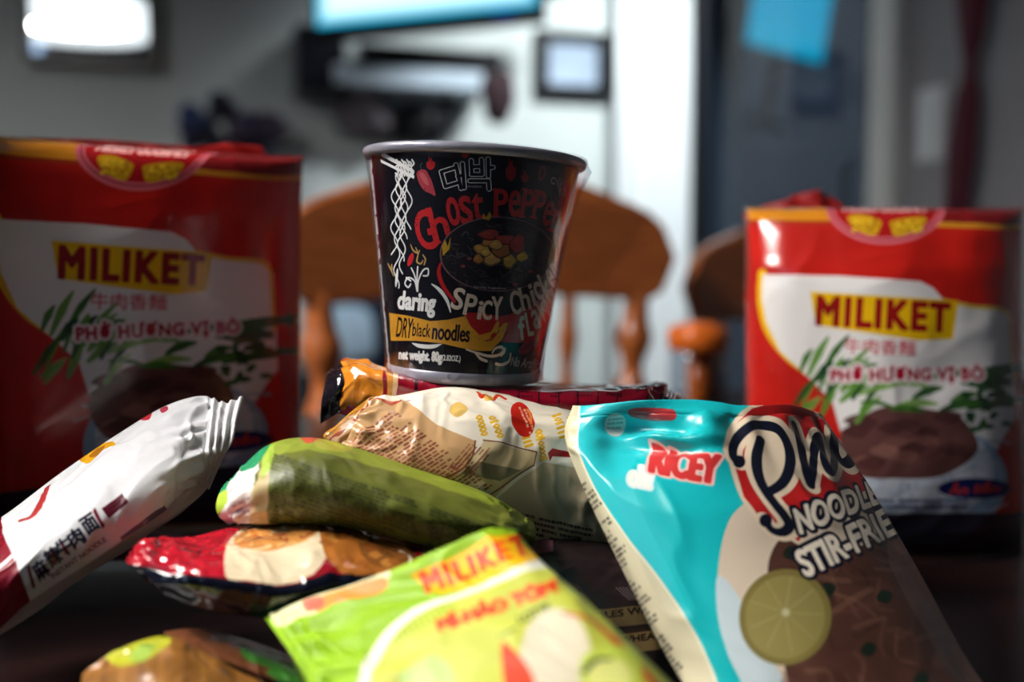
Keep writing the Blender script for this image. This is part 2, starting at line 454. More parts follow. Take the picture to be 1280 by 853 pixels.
def packet(sh, label, cat, mat, back, T, push, seal=(0, 0, 0, 0), amp=0.0012, scale=9, seed=1, group=None, name='noodle_packet',
           crimp=0.0006, ncrimp=26, pw=3.5, endw=1.0, seal_mats=None, seal_labels=None, move=None, lobes=0.0, wdir=(1, 1), dents=()):
    """closed packet from its printed sheet: back face pushed away by T along push, flat end seals as parts"""
    nv, nu = sh.nv, sh.nu
    P = sh.P.copy()
    N = np.cross(np.gradient(P, axis=1), np.gradient(P, axis=0)); N /= np.maximum(np.linalg.norm(N, axis=2, keepdims=True), 1e-9)
    if (N * (CAM - P)).sum() < 0: N = -N
    U, V = np.meshgrid(sh.U, sh.V)
    l, r, t, b = seal
    x = np.clip((U - l) / (1 - l - r), 0, 1); y = np.clip((V - t) / (1 - t - b), 0, 1)
    pu = np.maximum(1 - np.abs(2 * x - 1) ** pw, 0) ** .5; pv = np.maximum(1 - np.abs(2 * y - 1) ** pw, 0) ** .5
    prof = pu * pv
    inside = (x > 0) & (x < 1) & (y > 0) & (y < 1)
    ar = sh.size[0] / sh.size[1]
    def ridge(a, bb, sd): return 1 - np.abs(2 * vnoise(a, bb, sd) - 1)
    a, c = U * scale * ar * wdir[0], V * scale * wdir[1]
    wx, wy = a + 1.6 * vnoise(a * .7, c * .7, seed + 9), c + 1.6 * vnoise(a * .7 + 7, c * .7, seed + 8)
    w = (ridge(wx * .55, wy * .55, seed) ** 2.2 - .4) * 1.0 + (ridge(wx * 1.3, wy * 1.3, seed + 3) ** 3 - .3) * .55 + (vnoise(wx * 3, wy * 3, seed + 5) - .5) * .25
    ends = np.zeros_like(U)
    if l: ends = np.maximum(ends, 1 - ss(x / .28))
    if r: ends = np.maximum(ends, 1 - ss((1 - x) / .28))
    if t: ends = np.maximum(ends, 1 - ss(y / .28))
    if b: ends = np.maximum(ends, 1 - ss((1 - y) / .28))
    # gathers that fan out from a seal
    gat = np.zeros_like(U)
    if l or r: gat = np.sin(V * 2 * PI * 6 + 3 * vnoise(U * 5, V * 6, seed + 11)) * ends
    if t or b: gat = np.sin(U * 2 * PI * 7 + 3 * vnoise(U * 6, V * 5, seed + 11)) * ends
    edge = ss(np.minimum(np.minimum(U, 1 - U) / .06, np.minimum(V, 1 - V) / .06))
    disp = amp * (w * (.6 + .9 * ends * endw) + .45 * gat * endw) * edge
    for du_, dv_, ru_, rv_, am_ in dents: disp = disp + am_ * np.exp(-((U - du_) / ru_) ** 2 - ((V - dv_) / rv_) ** 2)
    sealm = ~inside & ((U < l) | (U > 1 - r) | (V < t) | (V > 1 - b))
    cz = np.zeros_like(U)
    if l: cz = np.where(U < l, np.sin(U / max(l, 1e-6) * 2 * PI * 4), cz)
    if r: cz = np.where(U > 1 - r, np.sin((1 - U) / max(r, 1e-6) * 2 * PI * 4), cz)
    if t: cz = np.where(V < t, np.sin(V / max(t, 1e-6) * 2 * PI * 4), cz)
    if b: cz = np.where(V > 1 - b, np.sin((1 - V) / max(b, 1e-6) * 2 * PI * 4), cz)
    disp = np.where(sealm, disp * .35 + crimp * cz, disp)
    Fp = P + N * disp[..., None]
    push = np.asarray(push, float); push /= np.linalg.norm(push)
    wb = (vnoise(a * 1.1 + 5, c * 1.1, seed + 20) - .5) * amp * 2 * prof
    Bp = P + N * (disp * (1 - np.minimum(prof * 2, 1)))[..., None] + push * (T * prof + wb)[..., None] - N * .0005
    if move is not None: Fp, Bp = move(Fp), move(Bp)
    c0 = int(np.searchsorted(sh.U, l)) if l else 0; c1 = int(np.searchsorted(sh.U, 1 - r)) if r else nu - 1
    r0 = int(np.searchsorted(sh.V, t)) if t else 0; r1 = int(np.searchsorted(sh.V, 1 - b)) if b else nv - 1
    org = Vector(Bp.reshape(-1, 3).mean(0)); org.z = Bp[..., 2].min()
    root = thing(name, label, cat, org, (0, 0, 0), group)
    root['_o'] = 1; del root['_o']
    O = np.array(org)
    def piece(nm, ra, rb, ca, cb, mats, lab=None):
        f, k = Fp[ra:rb + 1, ca:cb + 1] - O, Bp[ra:rb + 1, ca:cb + 1] - O
        h, wd = f.shape[:2]; n = h * wd
        V_ = np.concatenate([f.reshape(-1, 3), k.reshape(-1, 3)])
        uv = np.stack([U[ra:rb + 1, ca:cb + 1], 1 - V[ra:rb + 1, ca:cb + 1]], -1).reshape(-1, 2); uv = np.concatenate([uv, uv])
        I = np.arange(n).reshape(h, wd)
        q = np.stack([I[:-1, :-1], I[1:, :-1], I[1:, 1:], I[:-1, 1:]], -1).reshape(-1, 4)
        F = [tuple(z) for z in q] + [tuple(z[::-1] + n) for z in q]
        fm = [0] * len(q) + [1] * len(q)
        loop = list(I[0]) + list(I[1:, -1]) + list(I[-1, :-1][::-1]) + list(I[1:-1, 0][::-1])
        for i in range(len(loop)):
            p0, p1 = loop[i], loop[(i + 1) % len(loop)]
            F.append((p0, p1, p1 + n, p0 + n)); fm.append(0)
        o = mesh_obj(nm, V_, F, mats, root, uv, fm)
        if lab: o['label'] = lab
        return o
    piece('pouch', r0, r1, c0, c1, [mat, back])
    sm = seal_mats or {}
    sl = seal_labels or {}
    if l: piece('end_seal', 0, nv - 1, 0, c0, [sm.get('l', mat), sm.get('l', back)], sl.get('l'))
    if r: piece('end_seal', 0, nv - 1, c1, nu - 1, [sm.get('r', mat), sm.get('r', back)], sl.get('r'))
    if t: piece('top_seal', 0, r0, c0, c1, [sm.get('t', mat), sm.get('t', back)], sl.get('t'))
    if b: piece('bottom_seal', r1, nv - 1, c0, c1, [sm.get('b', mat), sm.get('b', back)], sl.get('b'))
    return root

def grid(rows):
    return np.array([[at(*p) for p in r] for r in rows])


# ------------------------------------------------------------------ the room
ROT = math.radians(17)
E1 = Vector((math.cos(ROT), math.sin(ROT), 0)); E2 = Vector((-math.sin(ROT), math.cos(ROT), 0))
CORNER = Vector((0.62, 3.58, 0))            # back right corner
def room(a, b, z=0.0):
    """a metres left of the right wall, b metres out from the back wall"""
    return CORNER - E1 * a - E2 * b + Vector((0, 0, z))

M_wall = plain('wall_paint', (198, 207, 206), 0.8, 0.2, var=0.03, scale=4, bump=0.05, bscale=120)
M_ceil = plain('ceiling_paint', (150, 152, 156), 0.9, 0.1, var=0.02)
M_floor = wood('floor_boards', (70, 48, 34), (105, 74, 52), 0.4, (1, 6, 1))
M_trim = plain('trim_paint', (222, 224, 220), 0.4, 0.5, var=0.02)
M_dark = plain('dark_plastic', (22, 24, 30), 0.35, 0.5)
M_black = plain('black_plastic', (12, 13, 17), 0.3, 0.5)
M_table = wood('dark_table_wood', (24, 15, 16), (40, 24, 22), 0.26, (1, 7, 1))
M_chair = wood('orange_oak', (150, 80, 36), (186, 104, 50), 0.35, (2, 2, 14), coat=0.2)

W, D, H = 4.4, 5.2, 2.5
def wall(name, p, s, m=M_wall):
    o = box(name, p, s, m, rotz=ROT); o['kind'] = 'structure'; return o
wall('floor', room(W / 2, D / 2, -0.05), (W + .4, D + .4, 0.1), M_floor)
wall('ceiling', room(W / 2, D / 2, H + 0.05), (W + .4, D + .4, 0.1), M_ceil)
wall('wall_back', room(W / 2, -0.05, H / 2), (W + .2, 0.1, H))
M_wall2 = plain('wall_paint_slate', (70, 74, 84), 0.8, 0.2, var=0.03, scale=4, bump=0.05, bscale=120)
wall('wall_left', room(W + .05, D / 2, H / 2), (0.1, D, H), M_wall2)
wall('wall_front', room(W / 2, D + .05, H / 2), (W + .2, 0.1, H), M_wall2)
# right wall: a glass door in its far part
DA, DB, DH = 0.03, 1.06, 2.15               # door opening, from the back wall
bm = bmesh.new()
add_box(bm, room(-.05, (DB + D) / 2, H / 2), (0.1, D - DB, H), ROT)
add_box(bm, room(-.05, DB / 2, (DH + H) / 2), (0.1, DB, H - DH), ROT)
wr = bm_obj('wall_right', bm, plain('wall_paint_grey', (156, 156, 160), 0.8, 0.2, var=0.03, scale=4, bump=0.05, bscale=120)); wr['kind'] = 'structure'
for nm, p, s in (('baseboard_back', room(W / 2, .008, .05), (W, .016, .1)), ('baseboard_right', room(.008, (DB + .1 + D) / 2, .05), (.016, D - DB - .1, .1))):
    wall(nm, p, s, M_trim)
M_dframe = plain('door_frame_dark', (26, 30, 38), 0.4, 0.5)
M_glass = film_mat('door_glass', (232, 236, 240), 0.02, 0.4, 0.0, 5, 0.0)
door = thing('door_1', None, None, room(-.03, (DA + DB) / 2, 0), (0, 0, ROT)); door['kind'] = 'structure'
def dl(b, z): return Vector((0, -(b - (DA + DB) / 2), z))
bm = bmesh.new()
for b in (DA + .03, DB - .03): add_box(bm, dl(b, DH / 2), (.05, .06, DH))
for z in (.04, DH - .03): add_box(bm, dl((DA + DB) / 2, z), (.05, DB - DA - .12, .08))
bm_obj('door_frame', bm, M_dframe, door, bevel=.003)
box('door_glass', dl((DA + DB) / 2, DH / 2), (.008, DB - DA - .12, DH - .14), M_glass, door)
bm = bmesh.new(); tube(bm, [Vector((-.05, -.44, .95)), Vector((-.07, -.44, 1.0)), Vector((-.07, -.44, 1.16)), Vector((-.05, -.44, 1.2))], .009)
bm_obj('door_handle', bm, M_dark, door, smooth=True)
wall('trim_1', room(.012, DB + .045, DH / 2), (.03, .09, DH), M_trim)
wall('trim_2', room(.012, (DA + DB) / 2, DH + .045), (.03, DB - DA + .18, .09), M_trim)
# dark terrace behind the door
M_out = plain('terrace_dark', (20, 24, 32), 0.8, 0.2)
t = wall('floor_terrace', room(-1.6, 1.0, -.06), (3.0, 4.5, .1), M_out)
sc = thing('reflection_stand_in', 'cyan glowing panel added behind the dark glass door in place of a reflection', 'reflection stand-in', Vector((1.045, 3.86, 1.87)), (0, math.radians(9), math.radians(20)))  # added glow in place of the television's reflection in the glass
M_cyan = emission('reflection_cyan', (0, 170, 215), 1.0, (8, 182, 222), 2.0)
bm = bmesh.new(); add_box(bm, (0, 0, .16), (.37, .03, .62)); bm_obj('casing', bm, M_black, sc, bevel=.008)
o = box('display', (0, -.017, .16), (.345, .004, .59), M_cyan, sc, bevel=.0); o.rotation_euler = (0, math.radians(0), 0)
bm = bmesh.new(); tube(bm, [(0, .02, -.15), (0, .05, -.4)], .02); add_box(bm, (0, .05, -.4), (.2, .06, .02)); bm_obj('stand', bm, M_black, sc)  # casing, display and stand all belong to the added glow
# pale porch post and curtain length outside
M_drape = plain('outside_curtain', (96, 108, 120), 0.9, 0.1)
def drape(name, label, cat, p, w, h, mat, n=7, amp=.02, rz=ROT, group=None):
    V, F = [], []
    nx, nz = n * 8, 14
    for i in range(nx + 1):
        for k in range(nz + 1):
            u = i / nx; z = k / nz
            V.append(((u - .5) * w, amp * math.sin(u * n * 2 * PI) * (1 - .35 * z) + amp * .3 * math.sin(u * 17 + z * 3), z * h))
    for i in range(nx):
        for k in range(nz):
            a = i * (nz + 1) + k
            F.append((a, a + nz + 1, a + nz + 2, a + 1))
    o = mesh_obj(name, V, F, mat); s = o.modifiers.new('solid', 'SOLIDIFY'); s.thickness = .003
    o.location = p; o.rotation_euler = (0, 0, rz)
    return tag(o, label, cat, group)
drape('curtain', 'dim grey curtain hanging behind the dark glass door', 'curtain', Vector((.80, 3.95, 0.0)), .22, 2.2, M_drape, 4)
M_white_c = plain('white_curtain', (226, 232, 234), 0.85, 0.1, var=.02)
o = drape('curtain', 'long white curtain hanging beside the dark glass door', 'curtain', room(.17, .10, 0.03), .27, 2.35, M_white_c, 4, .018)

# light switch and ribbon on the right wall
sw = thing('light_switch', 'white double light switch on the grey wall right of the door', 'light switch', room(.0, 1.262, 1.257), (0, 0, ROT))
M_sw = plain('switch_plastic', (225, 230, 232), .4)
box('plate', (-.004, 0, 0), (.008, .09, .17), M_sw, sw, bevel=.003)
for z in (-.03, .03): box('rocker', (-.010, 0, z), (.006, .05, .055), M_sw, sw, bevel=.002)
M_rib = plain('maroon_cloth', (84, 36, 50), .8, .2)
V, F = [], []
nz, na = 46, 16
rp = [(0, .075), (.18, .055), (.36, .042), (.5, .048), (.62, .058), (.74, .05), (.80, .022), (.86, .045), (.95, .065), (1.1, .075), (1.5, .07)]
for k in range(nz + 1):
    z = 1.5 * k / nz
    r = np.interp(z, [a for a, b in rp], [b for a, b in rp]); cx = .03 * math.sin(z * 5)
    for j in range(na):
        a = 2 * PI * j / na
        rr = r * (1 + .12 * math.sin(5 * a + z * 4))
        V.append((.028 * math.cos(a) * (rr / .06) * .8, cx + rr * math.sin(a), z))
for k in range(nz):
    for j in range(na):
        F.append((k * na + j, k * na + (j + 1) % na, (k + 1) * na + (j + 1) % na, (k + 1) * na + j))
F.append(list(range(na))[::-1]); F.append([nz * na + j for j in range(na)])
o = mesh_obj('tied_curtain', V, F, M_rib); o.location = room(.05, 1.42, .55); o.scale = (.8, .72, 1); o.rotation_euler = (0, 0, ROT)
tag(o, 'narrow maroon curtain tied in the middle at the right wall', 'curtain')

def bw(px, py, off=0.0):
    """point off metres in front of the back wall that shows at px, py"""
    d0 = Vector(at(px, py, 1.0)) - Vector(CAM); n = E2
    p0 = room(0, off)
    t = (p0 - Vector(CAM)).dot(n) / d0.dot(n)
    return Vector(CAM) + d0 * t
# mirror on the back wall
mp_ = bw(113, -8, .055)
mir = thing('wall_mirror', 'dark framed mirror on the shadowed wall above the left red pack', 'mirror', Vector(mp_), (0, 0, math.radians(12.8)))
M_mirror = plain('mirror_silver', (225, 230, 235), .02, .5, metal=1.0, var=0)
ang = math.radians(2.1)
def mloc(x, z, y=0): return Vector((x, -.03 + y + z * math.sin(ang) * -1, z))
wm, hm = .315, .36
bm = bmesh.new()
add_box(bm, (0, -.02, 0), (wm, .012, hm)); o = bm_obj('mirror_glass', bm, M_mirror, mir); o.rotation_euler = (ang, 0, 0)
bm = bmesh.new()
for sx in (-1, 1): add_box(bm, (sx * (wm / 2 + .012), -.02, 0), (.026, .028, hm + .05))
for sz in (-1, 1): add_box(bm, (0, -.02, sz * (hm / 2 + .012)), (wm, .028, .026))
o = bm_obj('mirror_frame', bm, M_black, mir, bevel=.004); o.rotation_euler = (ang, 0, 0)

# television on a swivel arm
tvp = (at(396, 36, 2.80) + at(680, 9, 2.58)) / 2
tvw = .645
tv = thing('television', 'bright cyan and white lit television on the back wall', 'television', Vector(tvp), (0, 0, math.radians(-20)))
m, nt, out = mat_base('screen_glow')
e = nt.nodes.new('ShaderNodeEmission'); tc = nt.nodes.new('ShaderNodeTexCoord'); sp = nt.nodes.new('ShaderNodeSeparateXYZ')
def mth(op, a, b=None, clamp=False):
    n = nt.nodes.new('ShaderNodeMath'); n.operation = op; n.use_clamp = clamp
    for i, v in enumerate((a, b)):
        if v is None: continue
        if isinstance(v, (int, float)): n.inputs[i].default_value = v
        else: nt.links.new(v, n.inputs[i])
    return n.outputs[0]
nt.links.new(tc.outputs['Object'], sp.inputs['Vector'])
ex = mth('SUBTRACT', tvw / 2, mth('ABSOLUTE', sp.outputs['X'])); ez = sp.outputs['Z']
mn = mth('MINIMUM', ex, ez)
fac = mth('MULTIPLY', mth('SUBTRACT', mn, .004), 30, True)
rp_ = nt.nodes.new('ShaderNodeValToRGB'); rp_.color_ramp.elements[0].color = s2l((0, 165, 205)); rp_.color_ramp.elements[1].color = s2l((205, 245, 250))
nt.links.new(fac, rp_.inputs['Fac']); nt.links.new(rp_.outputs['Color'], e.inputs['Color']); e.inputs['Strength'].default_value = 1.5
nt.links.new(e.outputs[0], out.inputs['Surface'])
o = box('display', (0, -.022, .2), (tvw, .004, .4), m, tv); 
for v in o.data.vertices: v.co.z += 0.0
box('casing', (0, 0, .19), (tvw + .035, .04, .46), M_black, tv, bevel=.008)
bm = bmesh.new(); tube(bm, [(0, .02, .2), (.08, .25, .2), (.20, .55, .2)], .03); bm_obj('wall_arm', bm, M_dark, tv)
bm = bmesh.new(); add_box(bm, (.235, -.024, -.014), (.06, .006, .010)); bm_obj('standby_light', bm, emission('blue_led', (20, 60, 170), .6), tv)

# shelf with audio things below the television
M_shelf = plain('pale_blue_shelf', (196, 214, 228), .5)
M_spk = plain('speaker_cloth', (26, 28, 40), .9, .2)
p = bw(505, 104, .1)
sh = thing('wall_shelf', 'pale blue wall shelf under the television', 'shelf', p, (0, 0, ROT))
box('board', (0, 0, 0), (.46, .2, .055), M_shelf, sh, bevel=.004)
for x in (-.16, .16): box('bracket', (x, .05, -.05), (.02, .1, .05), M_dark, sh)
rc = thing('receiver', 'low black receiver box on the pale blue shelf', 'receiver', p + Vector((.01, 0, .0275)), (0, 0, ROT))
box('body', (.06, 0, .036), (.44, .19, .064), M_black, rc, bevel=.004)
for x in (-.1, .2): bm = bmesh.new(); tube(bm, [(x, -.095, .036), (x, -.11, .036)], .014, 14); bm_obj('knob', bm, M_dark, rc)
for x in (-.12, .24): box('foot', (x, 0, .002), (.04, .12, .004), M_black, rc)
def speaker(px, py, w, h, lab):
    p = bw(px, py, .09)
    s = thing('wall_speaker', lab, 'speaker', p, (0, 0, ROT), None)
    box('cabinet', (0, 0, 0), (w, .16, h), M_black, s, bevel=.006)
    box('grille', (0, -.083, 0), (w * .82, .01, h * .86), M_spk, s, bevel=.004)
    box('bracket', (0, .084, 0), (.04, .012, .06), M_dark, s)
speaker(398, 80, .15, .20, 'small dark speaker on the wall left of the pale blue shelf')
pf = thing('picture_frame', 'black picture frame with pale blue print on the wall beside the curtain', 'picture', bw(716, 80, .02), (0, 0, ROT))
bm = bmesh.new()
for sx in (-1, 1): add_box(bm, (sx * .112, 0, 0), (.045, .03, .215))
for sz in (-1, 1): add_box(bm, (0, 0, sz * .09), (.2, .03, .035))
bm_obj('frame', bm, M_black, pf, bevel=.004)
box('print', (0, .004, 0), (.2, .008, .16), plain('pale_print', (150, 168, 188), .6, var=.25, scale=6), pf)
# things hanging and standing under the shelf
def soft(name, label, cat, p, r, mat, sx=1, sz=1, sy=.5, seed=1):
    bm = bmesh.new(); bmesh.ops.create_icosphere(bm, subdivisions=3, radius=r)
    rr = random.Random(seed); ph = [rr.random() * 6 for _ in range(6)]
    for v in bm.verts:
        d = v.co.normalized(); k = 1 + .18 * math.sin(4 * d.x + ph[0]) * math.sin(3 * d.z + ph[1]) + .1 * math.sin(8 * d.y + ph[2] + 5 * d.z)
        v.co = Vector((v.co.x * sx, v.co.y * sy, v.co.z * sz)) * k
    o = bm_obj(name, bm, mat, None, smooth=True); o.location = p
    return tag(o, label, cat)
M_brown = plain('brown_cloth', (62, 48, 52), .9, .1)
M_tan = plain('tan_cloth', (170, 165, 140), .9, .1)
soft('hanging_bag', 'small dark brown bag hanging at the right end of the shelf', 'bag', bw(622, 122, .24), .06, M_brown, .9, 1.35, .6, 2)
soft('hanging_pouch', 'grey brown pouch hanging under the left of the shelf', 'pouch', bw(455, 140, .08), .075, plain('grey_cloth', (105, 100, 105), .9, .1), 1.2, 1.0, .6, 4)
soft('black_hat', 'black hat hanging under the middle of the shelf', 'hat', bw(524, 158, .08), .08, M_black, 1.1, .9, .6, 5)
# flower pot on the cabinet at left
p = bw(297, 165, .2)
fl = thing('flower_arrangement', 'dark blue bunch of flowers behind the left red pack', 'flowers', p + Vector((0, 0, -.22)), (0, 0, ROT))
M_flow = [plain('flower_' + n, c, .8) for n, c in (('blue', (44, 58, 100)), ('dark', (32, 32, 46)), ('violet', (60, 50, 72)))]
for k in range(13):
    a = k * 2.4; r = .028 + .10 * (k / 13) ** .6
    bm = bmesh.new(); bmesh.ops.create_icosphere(bm, subdivisions=2, radius=.045)
    for v in bm.verts: v.co *= 1 + .22 * math.sin(9 * v.co.normalized().x + 7 * v.co.normalized().z)
    o = bm_obj('bloom', bm, M_flow[k % 3], fl, smooth=True); o.location = (r * math.cos(a) * 1.15, r * .7 * math.sin(a), .20 + .06 * math.sin(k * 1.7) + (.03 if k < 4 else -.02))
bm = bmesh.new()
for k in range(6): tube(bm, [(0, 0, .05), (.07 * math.cos(k), .05 * math.sin(k), .2)], .004, 6)
bm_obj('stems', bm, M_flow[1], fl)
lathe('vase', [(.03, 0), (.05, .03), (.055, .07), (.04, .11), (.045, .12)], M_dark, fl, 24)
cbm = thing('plant_stand', 'tall dark plant stand under the bunch of flowers', 'plant stand', Vector((p.x, p.y, 0)), (0, 0, ROT))
zt = p.z - .22
box('top', (0, 0, zt - .012), (.19, .19, .024), M_dark, cbm, bevel=.003)
for sx in (-1, 1):
    for sy in (-1, 1): box('leg', (sx * .075, sy * .075, (zt - .024) / 2), (.025, .025, zt - .024), M_dark, cbm, bevel=.002)
box('lower_shelf', (0, 0, .3), (.15, .15, .018), M_dark, cbm)

# dark sofa with pale cushion under the television
sp_ = bw(520, 440, .46); sp_.z = 0
so = thing('armchair', 'dark navy armchair below the television', 'armchair', sp_, (0, 0, ROT))
M_sofa = plain('navy_fabric', (26, 32, 44), .9, .15)
box('base', (0, 0, .2), (.46, .72, .28), M_sofa, so, bevel=.03, bseg=4)
box('backrest', (0, .28, .58), (.46, .2, .52), M_sofa, so, bevel=.06, bseg=4)
for sx in (-1, 1): box('armrest', (sx * .29, 0, .3), (.12, .74, .6), M_sofa, so, bevel=.05, bseg=4)
box('seat_cushion', (0, -.06, .41), (.44, .56, .14), M_sofa, so, bevel=.04, bseg=4)
for sx in (-1, 1):
    for sy in (-1, 1): box('leg', (sx * .2, sy * .28, .035), (.05, .05, .07), M_black, so)
bm = bmesh.new(); bmesh.ops.create_icosphere(bm, subdivisions=4, radius=1)
for v in bm.verts:
    x, y, z = v.co
    f = lambda t: math.copysign(abs(t) ** .55, t)
    v.co = (f(x) * .11 * .86, y * .06, f(z) * .085)
o = bm_obj('cushion', bm, plain('pale_blue_cloth', (176, 204, 226), .9, .1), None, smooth=True)
tag(o, 'pale blue cushion on the dark armchair', 'cushion')
cp = Vector(at(424, 421, 2.68)); o.location = cp; o.rotation_euler = (math.radians(-12), 0, ROT)

# ------------------------------------------------------------------ dining table and chairs
TR = math.radians(25)
TE = Vector((math.cos(TR), math.sin(TR), 0)); TN = Vector((-math.sin(TR), math.cos(TR), 0))
tcn = Vector((0, 1.22, 0)) - TN * .55 + TE * .02
tb = thing('dining_table', 'dark polished wooden table under the heap of noodle packets', 'table', tcn, (0, 0, TR))
box('table_top', (0, 0, .735), (1.6, 1.1, .03), M_table, tb, bevel=.004)
bm = bmesh.new()
for sy in (-1, 1): add_box(bm, (0, sy * .46, .675), (1.4, .02, .09))
for sx in (-1, 1): add_box(bm, (sx * .7, 0, .675), (.02, .9, .09))
bm_obj('apron', bm, M_table, tb)
for sx in (-1, 1):
    for sy in (-1, 1): box('leg', (sx * .7, sy * .46, .36), (.06, .06, .72), M_table, tb, bevel=.006)

def chair_tree(label):
    t = thing('dining_chair', label, 'chair', (0, 0, 0), (0, 0, 0), 'wooden dining chairs behind the table')
    # crest rail: arched top, rounded ends, bowed in plan
    top, bot = [], []
    n = 28
    for i in range(n + 1):
        s = -1 + 2 * i / n
        x = s * .272
        zt_ = .978 + .068 * math.cos(s * PI / 2) ** 1.3 + .005
        zb = .867 + .014 * math.cos(s * PI / 2)
        e = max(abs(s) - .80, 0) / .20
        k = math.sqrt(max(1 - e * e, 0)); mid = .929 if e else 0
        if e: zt_ = mid + (zt_ - mid) * k; zb = mid + (zb - mid) * k
        top.append((x, zt_)); bot.append((x, zb))
    outl = top + bot[::-1][1:-1]
    bend = lambda c: Vector((c.x, c.y + .03 - .35 * c.x * c.x, c.z))
    prism('crest_rail', outl, .026, M_chair, t, .005, bend)
    def turned(x0, z0, x1, z1, y, r, nm='spindle'):
        prof = []
        m_ = 40
        for i in range(m_ + 1):
            u = i / m_
            b = 1 + .28 * math.sin(u * 2 * PI * 5) * (1 if .12 < u < .88 else 0) - .25 * abs(2 * u - 1) ** 3
            prof.append((r * b, u * (z1 - z0)))
        o = lathe(nm, prof, M_chair, t, 16)
        o.location = (x0, y, z0); o.rotation_euler = (0, math.atan2(x1 - x0, z1 - z0), 0)
        return o
    for sx in (-1, 1): turned(sx * .195, .46, sx * .222, .886, .015, .021, 'stile')
    for x in (-.12, -.04, .04, .12): turned(x * .9, .46, x, .886, .022, .011)
    # seat
    seat = []
    for i in range(32):
        a = 2 * PI * i / 32; c, s = math.cos(a), math.sin(a)
        seat.append((.225 * math.copysign(abs(c) ** .55, c), .21 * math.copysign(abs(s) ** .55, s)))
    bm = bmesh.new()
    A = [bm.verts.new((x, y - .16, .43)) for x, y in seat]; B = [bm.verts.new((x, y - .16, .465)) for x, y in seat]
    bm.faces.new(A[::-1]); bm.faces.new(B)
    for i in range(32): bm.faces.new((A[i], A[(i + 1) % 32], B[(i + 1) % 32], B[i]))
    bm_obj('seat', bm, M_chair, t, bevel=.01)
    for sx in (-1, 1):
        for y, yb in ((-.31, -.35), (.0, .06)):
            o = lathe('leg', [(.014, 0), (.02, .12), (.016, .2), (.022, .3), (.018, .43)], M_chair, t, 14)
            o.location = (sx * .2, yb, 0); o.rotation_euler = (-math.atan2(yb - y, .43) * -1 * 1.0, -sx * .06, 0)
    bm = bmesh.new()
    for sx in (-1, 1): tube(bm, [(sx * .195, -.335, .18), (sx * .195, .035, .18)], .009)
    tube(bm, [(-.195, -.15, .18), (.195, -.15, .18)], .009)
    bm_obj('stretcher', bm, M_chair, t)
    return t
ch = chair_tree('orange brown wooden chair directly behind the noodle cup')
cR = math.radians(26)
ch.location = (-.022, 1.252, 0); ch.rotation_euler = (0, 0, cR)
ch2 = ch.copy(); C.objects.link(ch2); ch2['label'] = 'orange brown wooden chair half hidden behind the right red pack'
for k in list(ch.children):
    c = k.copy(); C.objects.link(c); c.parent = ch2
ch2.scale = (1, 1, .955); ch2.location = (.50, 1.58, 0); ch2.rotation_euler = (0, 0, cR)

# jar with an orange lid on the table
jp = Vector(at(872, 470, 1.17)); jp.z = .75
jr = thing('glass_jar', 'small glass jar with orange lid on the table behind the turquoise pack', 'jar', jp)
M_or = plain('orange_lid', (226, 110, 36), .25, .5, var=.05)
lathe('jar_body', [(.028, 0), (.034, .004), (.034, .062), (.030, .070)], film_mat('jar_glass', (215, 220, 225), .03, .9, 0, 5, .06), jr, 32)
lathe('lid', [(.030, .068), (.035, .070), (.036, .088), (.033, .096), (.012, .102), (.002, .103)], M_or, jr, 32)
lathe('contents', [(.012, .002), (.013, .01), (.013, .068)], M_or, jr, 20)

# ------------------------------------------------------------------ lamp over the table
lp = Vector((-1.15, .24, 2.02))
lamp = thing('pendant_lamp', 'wide round pendant lamp over the table, seen in the wall mirror', 'lamp', lp)
M_shade = emission('lamp_shade', (240, 246, 246), 2.2)
M_diff = emission('lamp_diffuser', (255, 249, 243), 62.0, (255, 249, 243))
lathe('diffuser', [(.002, .0), (.30, .0), (.345, .012), (.345, .03), (.002, .03)], M_diff, lamp, 48, cap=False)
lathe('shade', [(.355, .02), (.358, -.05), (.366, -.05), (.362, .11), (.35, .13), (.002, .13)], M_shade, lamp, 48, cap=False)
bm = bmesh.new(); tube(bm, [(0, 0, .13), (0, 0, H - lp.z)], .006); bm_obj('cord', bm, M_dark, lamp)

# paper bag added out of view to keep the lamp off the left red pack
pb = thing('shade_bag', 'tall brown paper shopping bag added out of view to shade the left red pack', 'shade blocker', (-.385, .495, .7505), (0, 0, math.radians(6)))
M_kraft = plain('kraft_paper', (128, 92, 60), .85, .15, bump=.3, bscale=40)
bm = bmesh.new()
hx, hy, hz = .065, .112, .335
def ring(z, k, pinch=0.0):
    pts = []
    for sx, sy in ((-1, -1), (0, -1), (1, -1), (1, 0), (1, 1), (0, 1), (-1, 1), (-1, 0)):
        px_, py_ = sx * hx * k, sy * hy * k
        if sx == 0: py_ *= 1 - pinch
        pts.append(bm.verts.new((px_ + .003 * math.sin(z * 40 + sy), py_ + .003 * math.sin(z * 31 + sx * 2), z + (.004 * math.sin(sx * 3 + sy * 5) if z > .3 else 0))))
    return pts
rs = [ring(z, k, p) for z, k, p in ((0, 1, 0), (.08, 1.01, .06), (.17, 1.0, .14), (.26, 1.0, .2), (hz, .99, .24))]
for a, b in zip(rs[:-1], rs[1:]):
    for i in range(8): bm.faces.new((a[i], a[(i + 1) % 8], b[(i + 1) % 8], b[i]))
bm.faces.new(rs[0][::-1])
o = bm_obj('bag_body', bm, M_kraft, pb); m = o.modifiers.new('solid', 'SOLIDIFY'); m.thickness = .0008
